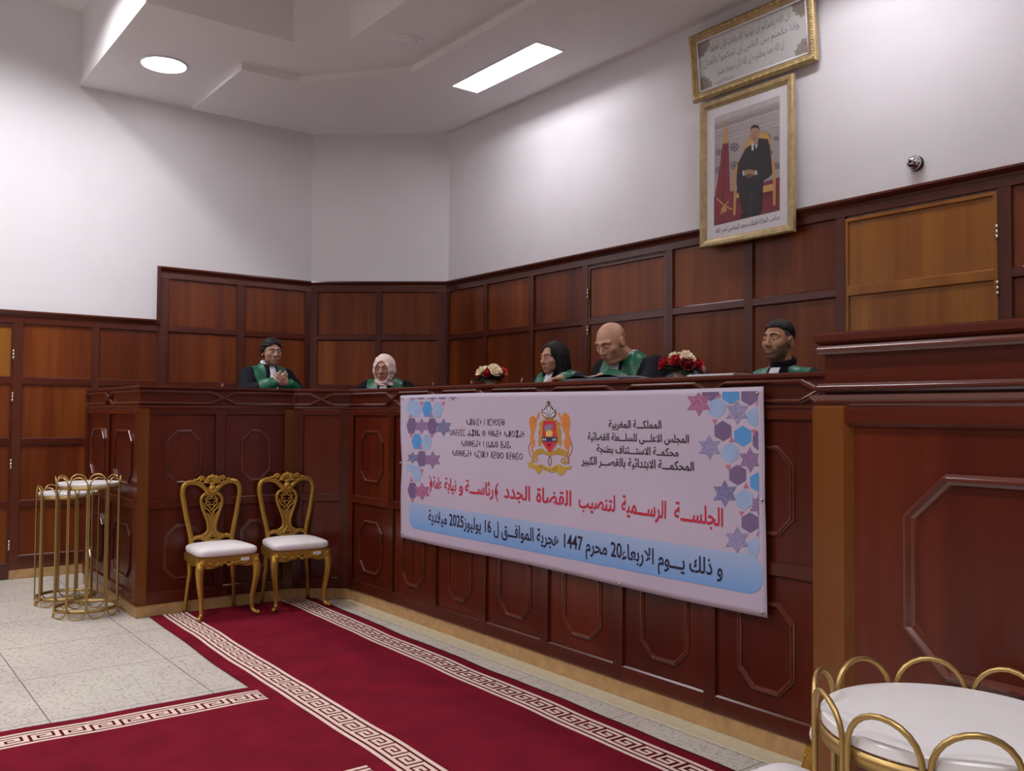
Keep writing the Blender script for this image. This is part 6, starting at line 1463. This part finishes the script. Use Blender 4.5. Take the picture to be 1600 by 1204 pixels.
            a = e((0, 0.026, 0.040), (0.101, 0.116, 0.104))
            a = smin(a, e((0, 0.050, -0.06), (0.114, 0.094, 0.115)), 0.04)
            for s_ in (-1, 1):
                a = smin(a, capsule(q, np.array((s_*0.074, 0.0, 0.02)), np.array((s_*0.092, -0.002, -0.150)), 0.030, 0.026), 0.03)
            an = np.arctan2(x, y-0.02); a = a+0.0028*np.sin(an*26+z*9)+0.0016*np.sin(an*47-z*14)
            fc = e((-0.004, -0.102, -0.040), (0.070, 0.088, 0.110))
            part = e((0.010, -0.112, 0.060), (0.052, 0.066, 0.062))
            a = smax(a, -smin(fc, part, 0.02), 0.012)
            hx.d[sl] = smax(a, -0.20-z, 0.01)
        elif hr == 'scarf':
            e = lambda c, r: ellipsoid(q, np.array(c), np.array(r))
            a = smin(d-0.016, e((0, 0.025, 0.030), (0.094, 0.108, 0.108)), 0.02)
            a = smin(a, e((0, -0.020, -0.085), (0.080, 0.080, 0.060)), 0.03)
            a = smin(a, e((0, -0.005, -0.150), (0.098, 0.088, 0.050)), 0.03)
            a = a+0.0035*np.sin(z*120+x*70+y*30)*np.clip((-z-0.04)/0.05, 0, 1)+0.002*np.sin(x*60+z*90)
            fc = smin(e((0, -0.112, -0.026), (0.068, 0.090, 0.088)), e((0, -0.115, 0.030), (0.046, 0.07, 0.056)), 0.02)
            a = smax(a, -fc, 0.010)
            hx.d[sl] = smax(a, -0.152-z, 0.01)
        hv, hfc = hx.mesh()
        np_mesh('hair' if hr != 'scarf' else 'headscarf', hv, hfc, M['hair'] if hr != 'scarf' else M['scarf'], root)
    if f.get('glasses'):
        gl = MB()
        for s_ in (-1, 1):
            gl.tube([hw((s_*0.033+0.021*math.cos(a), -0.106+0.004*abs(math.cos(a)), 0.006+0.014*math.sin(a))) for a in np.linspace(0, 2*PI, 20, endpoint=False)], 0.0013, 6, closed=True)
            gl.tube([hw((s_*0.054, -0.100, 0.012)), hw((s_*0.076, -0.060, 0.014)), hw((s_*0.082, 0.004, 0.012))], 0.0016, 6)
        gl.tube([hw((-0.012, -0.108, 0.010)), hw((0, -0.111, 0.013)), hw((0.012, -0.108, 0.010))], 0.0014, 6)
        gl.build('spectacles', M['steel'], root)
    # robe
    rx = Vox(np.array([-0.50, -0.60, -0.46]), np.array([0.50, 0.34, H0[2]-0.02]), 0.0075)
    dn = np.array([0, 0, -1.0])
    rx.ell(nb+np.array([0, 0.004, -0.20]), np.array([0.190*broad, 0.132, 0.235]), 0.03)
    for i in (0, 1):
        rx.cap(nb+np.array([0, 0.022, -0.046]), pts[i][0]+np.array([0, 0, -0.010]), 0.062, 0.068, 0.03)
        rx.cap(pts[i][0]+np.array([0, 0, -0.008]), pts[i][1], 0.074, 0.072, 0.04)
        wr = pts[i][2]+(pts[i][1]-pts[i][2])*0.10
        rx.cap(pts[i][1], wr, 0.070, 0.060, 0.03)
    rx.ell(nb+np.array([0, -0.005, -0.44]), np.array([0.185*broad, 0.150, 0.14]), 0.06)
    for s_ in (-1, 1):
        rx.cap((s_*0.09, nb[1], 0.07), (s_*0.11, nb[1]-0.40, 0.07), 0.095, 0.080, 0.04)
        rx.cap((s_*0.11, nb[1]-0.40, 0.05), (s_*0.11, nb[1]-0.38, -0.37), 0.080, 0.085, 0.04)
    sl, P = rx.sub(rx.lo, rx.lo+rx.h*(rx.n-1))
    rx.d[sl] += (0.005*np.sin(P[..., 0]*46+P[..., 2]*9)+0.004*np.sin(P[..., 0]*21-P[..., 2]*38+P[..., 1]*30)).astype(np.float32)
    # open neck
    c = nb+np.array([0, -0.004, 0.02])
    rx.d[sl] = smax(rx.d[sl], -ellipsoid(P, c, np.array([0.060*sc, 0.060*sc, 0.075])), 0.012)
    rx.d[sl] = smax(rx.d[sl], (P[..., 2]*0-0.4-P[..., 2]).astype(np.float32)-0.03, 0.01)
    RV, RF = rx.mesh()
    cc = RV[RF].mean(1); r = cc-nb
    ax_ = np.abs(r[:, 0])
    cuff = np.zeros(len(RF), bool)
    for i in (0, 1):
        wr, el = pts[i][2], pts[i][1]
        dv = wr-el; t = ((cc-el) @ dv)/(dv @ dv)
        near = np.linalg.norm(cc-(el+np.clip(t, 0, 1)[:, None]*dv), axis=1) < 0.085
        cuff |= near & (t > 0.55)
    inner = f.get('lapin', 0.060)-0.004*np.clip((-r[:, 2]-0.02)/0.2, 0, 1)
    outer = 0.158-0.045*np.clip((-r[:, 2]-0.10)/0.25, 0, 1)
    lap = (ax_ > inner) & (ax_ < outer) & (r[:, 1] < 0.05) & (r[:, 2] > -0.42) & (r[:, 2] > -0.5) & ~cuff & ((r[:, 1] < 0.0) | (r[:, 2] > -0.14))
    arm = np.zeros(len(RF), bool)
    for i in (0, 1):
        wr, el = pts[i][2], pts[i][1]
        dv = wr-el; t = np.clip(((cc-el) @ dv)/(dv @ dv), 0, 1)
        arm |= (np.linalg.norm(cc-(el+t[:, None]*dv), axis=1) < 0.082) & (t > 0.1)
    lap &= ~arm
    a, b = keep(RV, RF, ~(lap | cuff)); np_mesh('robe', a, b, M['robe'], root)
    for s_, nm in ((-1, 'lapel'), (1, 'lapel')):
        m = lap & (r[:, 0]*s_ > 0)
        if m.any(): a, b = keep(RV, RF, m); o = np_mesh(nm, a, b, M['green'], root); o['label'] = 'green satin lapel'
        m = cuff & (r[:, 0]*s_ > 0)
        if m.any(): a, b = keep(RV, RF, m); o = np_mesh('cuff', a, b, M['green'], root); o['label'] = 'green satin cuff'
    # white collar and pleated bands
    if hr != 'scarf':
        co = MB()
        cpts = [(nb[0]+(rn+0.010)*math.sin(a), nb[1]-0.002+f.get('cy', 0)-(rn+0.012)*math.cos(a), nb[2]+0.012+f.get('cz', 0)+0.016*(1-math.cos(a))) for a in np.linspace(0, 2*PI, 28, endpoint=False)]
        co.tube(cpts, 0.009, 8, closed=True, flat=2.2 if f.get('nocollar') else 1.7, up=(0, 0, 1)); o = co.build('collar', M['robe'] if f.get('nocollar') else M['linen'], root)
    def front(x, z):
        j = np.clip(int(round((z-rx.lo[2])/rx.h)), 0, rx.n[2]-1); i = np.clip(int(round((x-rx.lo[0])/rx.h)), 0, rx.n[0]-1)
        col = rx.d[i, :, j]; k = int(np.argmax(col < 0))
        y = rx.lo[1]+rx.h*k if (col < 0).any() else nb[1]-0.1
        return max(y, nb[1]-0.19)
    z0, z1 = nb[2]-0.002, nb[2]-0.235
    ys = [min(nb[1]-rn-0.012, front(0, z0+(z1-z0)*k/12)-0.006) for k in range(13)]
    for k in range(1, 12): ys[k] = (ys[k-1]+ys[k]+ys[k+1])/3
    jb = MB()
    def JP(u, v):
        k = min(11, int(v*12)); t = v*12-k
        y = ys[k]*(1-t)+ys[k+1]*t
        w_ = 0.026+0.010*v
        return ((u-0.5)*2*w_, y-0.004-0.003*abs(((u*7) % 1)-0.5)*2, z0+(z1-z0)*v)
    jb.grid(JP, 42, 12, smooth=False)
    jb.grid(lambda u, v: (JP(u, v)[0], JP(u, v)[1]+0.006, JP(u, v)[2]), 6, 12)
    o = jb.build('jabot', M['linen'], root); o['label'] = 'white pleated neck bands'
    return root

def arm_fwd(dz=-0.05, dy=-0.30, x=0.12): return ((0.045, -0.10, -0.20), (x, dy, dz))
# man at the left wing: spectacles, hands clasped above the bench edge
person('man in spectacles and black and green robe with clasped hands, at the left wing', (-7.60, 3.132, 2.024), 1, 3, pitch=0.03, sc=0.92, lean=0.02,
       feat=dict(hair='short', glasses=True, wide=1.10, gaze=0.003), skin_col=(172, 130, 112), broad=1.08,
       arms=[((0.075, -0.13, -0.17), (0.062, -0.255, -0.150)), ((0.075, -0.13, -0.17), (0.062, -0.260, -0.165))],
       hands=[dict(fdir=(0.90, -0.25, 0.42), pdir=(0.15, 0.9, 0.3), curl=(0.35, 0.75, 0.4), thumb=0.3, s=0.95, tside=-1), dict(fdir=(-0.90, -0.25, 0.42), pdir=(-0.15, 0.9, 0.3), curl=(0.35, 0.75, 0.4), thumb=0.3, s=0.95, tside=-1)])
# woman in the headscarf
person('woman in cream headscarf and black and green robe, behind the bench corner', (-7.10, 3.98, 1.895), -46, -36, pitch=0.14, sc=0.95, up=0.075,
       feat=dict(hair='scarf', lips=(150, 84, 80), brow=0.003, wide=1.06), skin_col=(176, 130, 110), broad=1.06, arms=[((0.05, -0.05, -0.26), (0.10, -0.20, -0.34))]*2)
# woman with dark hair
person('woman with shoulder-length black hair, one hand on the bench edge', (-4.80, 4.02, 1.883), -88, -80, pitch=0.06, sc=0.88, up=0.078,
       feat=dict(hair='long', lips=(146, 78, 74), brow=0.0032, gaze=-0.002, wide=1.03), skin_col=(178, 130, 106), broad=1.0, lean=0.01,
       arms=[((0.05, -0.12, -0.20), (0.10, -0.22, -0.34)), ((0.12, -0.12, -0.150), (0.310, -0.320, -0.070))],
       hands=[None, dict(fdir=(-0.62, -0.78, -0.12), pdir=(0.1, 0.0, -1), curl=(0.55, 0.75, 0.4), tside=-1)])
# bald man reading
person('bald man in black and green robe bowing his head to read', (-4.215, 4.02, 1.962), -86, -84, pitch=0.50, sc=1.03, up=0.080,
       feat=dict(shaved=True, closed=True, double=1, lapin=0.046, cz=-0.022, cy=-0.012, wide=1.10, neck=0.062, lips=(150, 92, 84)), skin_col=(190, 142, 116), broad=1.25, neck_back=0.07, lean=0.03,
       arms=[((0.0, -0.15, -0.20), (0.08, -0.28, -0.22)), ((0.10, -0.16, -0.155), (0.08, -0.32, -0.155))])
# young man on the right
person('young man with cropped black hair and short beard, nearest the right end', (-2.945, 4.03, 1.893), -90, -82, pitch=-0.02, sc=0.89,
       up=0.016, feat=dict(hair='fade', nocollar=True, beard=True, shaved=True, scalp=(62, 50, 44), side=True, wide=1.02, brow=0.0048, neck=0.056), skin_col=(168, 122, 92), broad=1.0, arms=[((0.05, -0.05, -0.26), (0.10, -0.20, -0.34))]*2)
# ================================================================== judges' chairs
def judge_chair(label, loc, rz, tall=False, W_=0.29):
    root = tag(empty('judge_chair', loc, rz), label, 'chair', 'wooden chairs behind the court bench')
    s = MB(); superball(s, (0, -0.01, 0.46), (0.26, 0.25, 0.045), 0.5, 0.35); s.build('seat_cushion', M['bluegrey'], root)
    fr = MB(); fr.box(-0.26, 0.26, -0.25, 0.23, 0.37, 0.425, 0.008); fr.build('seat_frame', M['frame'], root)
    for sx in (-1, 1):
        for sy in (-1, 1):
            l = MB()
            if sy < 0: l.tube([(sx*0.23, -0.22, 0.0), (sx*0.24, -0.225, 0.40)], [0.018, 0.025], 10)
            else:
                l.tube([(sx*0.25, 0.26, 0.0), (sx*W_, 0.225, 0.42), (sx*W_, 0.25, 1.0)], [0.02, 0.026, 0.024], 10)
            lg = l.build('leg', M['frame'], root)
            if sy > 0 and not tall:
                p = MB(); p.lathe([(0.024, 0), (0.026, 0.008), (0.012, 0.014), (0.010, 0.02), (0.017, 0.030), (0.019, 0.038), (0.012, 0.052), (0.006, 0.064), (0.002, 0.070)], 14, (sx*W_, 0.25, 0.995)); p.build('finial', M['mould'], lg)
    top = 1.16 if tall else 1.0
    arc = 0.10 if tall else 0.02
    pts = [(-W_, 0.55), (W_, 0.55)]+[(W_*math.cos(PI*k/20), top-arc-0.02+arc*math.sin(PI*k/20)) for k in range(21)]
    b = MB(); b.prism([(x*0.9, z) for x, z in pts], lambda u, v: (u, 0.215+0.03*(v-0.5), v), lambda u, v: (u, 0.255+0.03*(v-0.5), v)); b.build('backrest', M['grey'] if tall else M['bluegrey'], root)
    t = MB(); t.tube([(W_*math.cos(PI*k/20), 0.238+0.03*(top-0.5), top-arc+arc*math.sin(PI*k/20)) for k in range(21)], 0.026, 10, flat=0.9); t.build('top_rail', M['frame'], root)
    for sx in (-1, 1):
        a = MB(); a.tube(bez([(sx*W_, 0.235, 0.70), (sx*0.29, 0.0, 0.69), (sx*0.28, -0.20, 0.66)], 5), 0.02, 8); a.tube([(sx*0.28, -0.19, 0.40), (sx*0.285, -0.19, 0.665)], 0.018, 8); a.build('armrest', M['frame'], root)
    return root
PZ = 0.70
judge_chair('wooden chair with finials under the man at the left wing', (-7.80, 3.09, PZ), PI/2-0.3)
judge_chair('chair under the woman in the cream headscarf', (-7.35, 4.16, PZ), math.radians(54))
judge_chair('empty wooden chair left of the cream and coral roses, its finials showing', (-6.71, 4.20, PZ+0.028), 0.0, W_=0.31)
judge_chair('empty wooden chair between the left roses and the woman with black hair', (-5.405, 4.20, PZ+0.028), 0.0)
judge_chair('wooden chair hidden under the woman with black hair', (-4.80, 4.22, PZ), 0.0, W_=0.262)
judge_chair('tall chair with arched back under the bald man', (-4.215, 4.36, PZ), 0.0, tall=True, W_=0.27)
judge_chair('chair under the young man with short beard', (-3.02, 4.36, PZ-0.05), 0.0)

# ================================================================== flowers on the bench
def rose(mb, c, r, d, mat, seed):
    rnd = random.Random(seed)
    D = Vector(d).normalized(); T = D.to_track_quat('Z', 'Y').to_matrix().to_4x4(); T.translation = Vector(c)
    mb.ball((0, 0, 0.0), r*0.42, 6, mat, sc=(1, 1, 1.1), T=T)
    for ring, (n, rr, tilt, h) in enumerate(((3, 0.45, 0.25, 0.75), (4, 0.62, 0.5, 0.72), (5, 0.85, 0.9, 0.62), (6, 1.0, 1.25, 0.45))):
        for k in range(n):
            a0 = 2*PI*k/n+ring*0.6+rnd.uniform(-0.15, 0.15)
            wd = 2*PI/n*0.72
            def P(u, v, a0=a0, wd=wd, rr=rr, tilt=tilt, h=h):
                a = a0+(u-0.5)*2*wd*(0.55+0.45*math.sin(PI*min(1, v*0.9+0.1)))
                q = r*rr*(0.30+0.70*v**0.8*(0.6+0.4*tilt))*(1-0.12*(2*u-1)**2)
                z = r*(-0.45+(h+0.45)*v-0.22*tilt*v*v-0.14*(2*u-1)**2*v)
                return T @ Vector((q*math.cos(a), q*math.sin(a), z))
            mb.grid(P, 7, 6, mat)
def bouquet(label, loc, spec, seed, scale=1.0):
    root = tag(empty('flower_arrangement', loc), label, 'flowers', 'rose arrangements on the bench')
    v = MB(); v.lathe([(0.036, 0.0), (0.040, 0.005), (0.030, 0.014), (0.036, 0.030), (0.048, 0.048), (0.044, 0.052), (0.02, 0.046)], 20); v.build('vase', M['glassy'], root)
    rnd = random.Random(seed)
    lf = MB()
    for k in range(96):
        a = rnd.uniform(0, 2*PI); el = rnd.uniform(-0.62, 0.8)
        R_ = rnd.uniform(0.06, 0.115)
        b = Vector((0.035*math.cos(a), 0.035*math.sin(a), 0.050))
        t = Vector((R_*math.cos(a)*math.cos(el)*1.15, R_*math.sin(a)*math.cos(el), 0.062+R_*math.sin(el)*0.75))
        sd = Vector((-math.sin(a), math.cos(a), rnd.uniform(-0.4, 0.4))).normalized()*rnd.uniform(0.010, 0.018)
        m = (b+t)*0.5+Vector((0, 0, 0.014))
        up = Vector((0, 0, 0.002))
        vs = [b, m+sd, t, m-sd, b-up, m+sd-up, t-up, m-sd-up]
        lf.add(vs, [(0, 1, 2, 3), (7, 6, 5, 4), (0, 4, 5, 1), (1, 5, 6, 2), (2, 6, 7, 3), (3, 7, 4, 0)])
    lf.build('foliage', M['leaf'], root, fix=False)
    for k, (x, y, z, r, c) in enumerate(spec):
        mb = MB(); rose(mb, (x, y, z), r*1.14, (x*1.2, y*1.2-0.02, 0.10), 0, seed*31+k)
        mb.build('rose', M[c], root)
    return root
# local x is along the bench, local y is away from the hall
bouquet('low arrangement of cream, coral and red roses beside the woman with black hair', (-5.095, 3.70, 1.692),
        [(-0.020, -0.060, 0.105, 0.043, 'rosecream'), (-0.098, -0.030, 0.082, 0.036, 'rosecoral'), (0.045, -0.055, 0.088, 0.035, 'rosered'), (0.040, 0.000, 0.125, 0.040, 'rosecream'), (0.092, -0.020, 0.100, 0.038, 'rosecream'),
         (-0.010, 0.045, 0.138, 0.036, 'rosedark'), (-0.060, 0.030, 0.110, 0.038, 'rosered'), (0.075, 0.050, 0.105, 0.036, 'rosecoral'), (0.115, 0.010, 0.070, 0.026, 'rosedark'), (0.005, 0.075, 0.095, 0.034, 'rosecream')], 5)
bouquet('low arrangement of red and white roses beside the bald man', (-3.345, 3.70, 1.692),
        [(-0.095, -0.020, 0.098, 0.038, 'rosedark'), (-0.055, -0.060, 0.085, 0.038, 'rosered'), (-0.030, -0.010, 0.122, 0.040, 'rosecream'), (0.022, -0.050, 0.100, 0.040, 'rosered'), (0.030, 0.015, 0.130, 0.040, 'rosecream'),
         (0.075, -0.020, 0.112, 0.038, 'rosecream'), (0.095, -0.045, 0.078, 0.038, 'rosedark'), (0.110, 0.020, 0.082, 0.034, 'rosered'), (-0.050, 0.050, 0.105, 0.038, 'rosecoral'), (0.020, 0.070, 0.098, 0.036, 'rosered'), (-0.085, 0.030, 0.085, 0.032, 'rosered')], 9)

# ================================================================== papers and folder on the bench
mb = MB()
mb.grid(lambda u, v: (-0.25+0.5*u, -0.12+0.24*v, 0.020+0.016*math.sin(PI*min(1, abs(2*u-1)))), 24, 6, mat=0)
mb.box(-0.25, 0.25, -0.121, 0.121, 0.0, 0.020, 0.004, mat=0)
o = mb.build('open_folder', [M['grey'], M['blackp']]); o.location = (-3.87, 3.645, 1.6925); o.rotation_euler = (0, 0, -0.05)
tag(o, 'grey folder lying open on the bench before the bald man', 'folder')
mb = MB()
for k in range(5): mb.box(-0.145+0.004*k, 0.145+0.003*k, -0.105, 0.105-0.004*k, 0.003*k, 0.003*k+0.0026)
o = mb.build('paper_stack', M['white']); o.location = (-2.99, 3.62, 1.6925); o.rotation_euler = (0, 0, 0.02)
tag(o, 'low stack of white paper on the bench left of the young man', 'paper')

# ================================================================== wall dome
root = tag(empty('wall_dome', (-2.898, 5.366, 3.07)), 'small chrome dome on the white back wall right of the portrait', 'wall fixture')
T = Matrix.Rotation(PI/2, 4, 'X')
mb = MB(); mb.lathe([(0.001, 0), (0.046, 0), (0.048, 0.006), (0.046, 0.018), (0.034, 0.024), (0.001, 0.024)], 28, T=T); mb.build('base_plate', M['blackp'], root)
mb = MB(); mb.lathe([(0.036, 0.022), (0.045, 0.028), (0.047, 0.036), (0.042, 0.046), (0.038, 0.050)]+[(0.036*math.cos(PI/2*k/10), 0.050+0.034*math.sin(PI/2*k/10)) for k in range(1, 10)]+[(0.001, 0.084)], 28, T=T); mb.build('dome', M['chrome'], root)
mb = MB(); mb.lathe([(0.010, 0.081), (0.010, 0.086), (0.001, 0.087)], 14, T=T); mb.build('lens', M['blackp'], root)

# ================================================================== ceiling fittings
def troffer(x0, x1, label):
    cx, cy, z = (x0+x1)/2, (FY[0]+FY[1])/2, 4.498
    root = tag(empty('fluorescent_light', (cx, cy, z)), label, 'ceiling light', 'recessed fluorescent ceiling lights')
    hx, hy, dz = (x1-x0)/2, (FY[1]-FY[0])/2, 0.105
    g = 0.004
    t = MB()
    t.add([(-hx+g, -hy+g, 0), (hx-g, -hy+g, 0), (hx-g, hy-g, 0), (-hx+g, hy-g, 0), (-hx+0.03, -hy+0.03, dz), (hx-0.03, -hy+0.03, dz), (hx-0.03, hy-0.03, dz), (-hx+0.03, hy-0.03, dz)],
          [(0, 1, 5, 4), (1, 2, 6, 5), (2, 3, 7, 6), (3, 0, 4, 7), (4, 5, 6, 7)])
    t.build('reflector', M['reflector'], root)
    rim = MB()
    for a, b, c, d in ((-hx-0.012, hx+0.012, -hy-0.012, -hy+g), (-hx-0.012, hx+0.012, hy-g, hy+0.012), (-hx-0.012, -hx+g, -hy, hy), (hx-g, hx+0.012, -hy, hy)):
        rim.box(a, b, c, d, -0.006, -0.0005, 0.001)
    rim.build('trim_ring', M['reflector'], root)
    for y in (-0.085, 0.0, 0.085):
        tb = MB(); tb.tube([(-hx+0.05, y, 0.060), (hx-0.05, y, 0.060)], 0.014, 10); tb.build('tube', M['tube'], root)
        for sx in (-1, 1):
            s = MB(); s.tube([(sx*(hx-0.052), y, 0.060), (sx*(hx-0.025), y, 0.060)], 0.016, 10); s.build('lamp_holder', M['steel'], root)
    return root
troffer(FX[0][0], FX[0][1], 'long lit fluorescent light recessed in the stepped ceiling above the bench')
troffer(FX[1][0], FX[1][1], 'second lit fluorescent light further right along the stepped ceiling')
troffer(FX[2][0], FX[2][1], 'third lit fluorescent light at the right end of the stepped ceiling')
root = tag(empty('downlight', (-8.10, 2.31, 4.556)), 'round lit ceiling light in the left part of the ceiling', 'ceiling light')
mb = MB(); mb.lathe([(0.20, 0.0), (0.20, -0.010), (0.188, -0.014), (0.184, -0.008), (0.184, 0.0)], 40); mb.build('trim_ring', M['reflector'], root)
mb = MB(); mb.lathe([(0.001, -0.009), (0.183, -0.009), (0.183, -0.002), (0.001, -0.002)], 40); mb.build('diffuser', M['lamp'], root)
root = tag(empty('ceiling_speaker', (-6.325, 3.73, 4.556)), 'round white unlit fitting flush in the ceiling, left of the fluorescent light', 'ceiling speaker')
mb = MB(); mb.lathe([(0.118, 0.0), (0.116, -0.010), (0.100, -0.014), (0.096, -0.006), (0.096, 0.0)], 36); mb.build('trim_ring', M['reflector'], root)
mb = MB(); mb.lathe([(0.001, -0.010), (0.050, -0.011), (0.095, -0.007), (0.095, -0.001), (0.001, -0.001)], 36); mb.build('grille', M['ceil'], root)
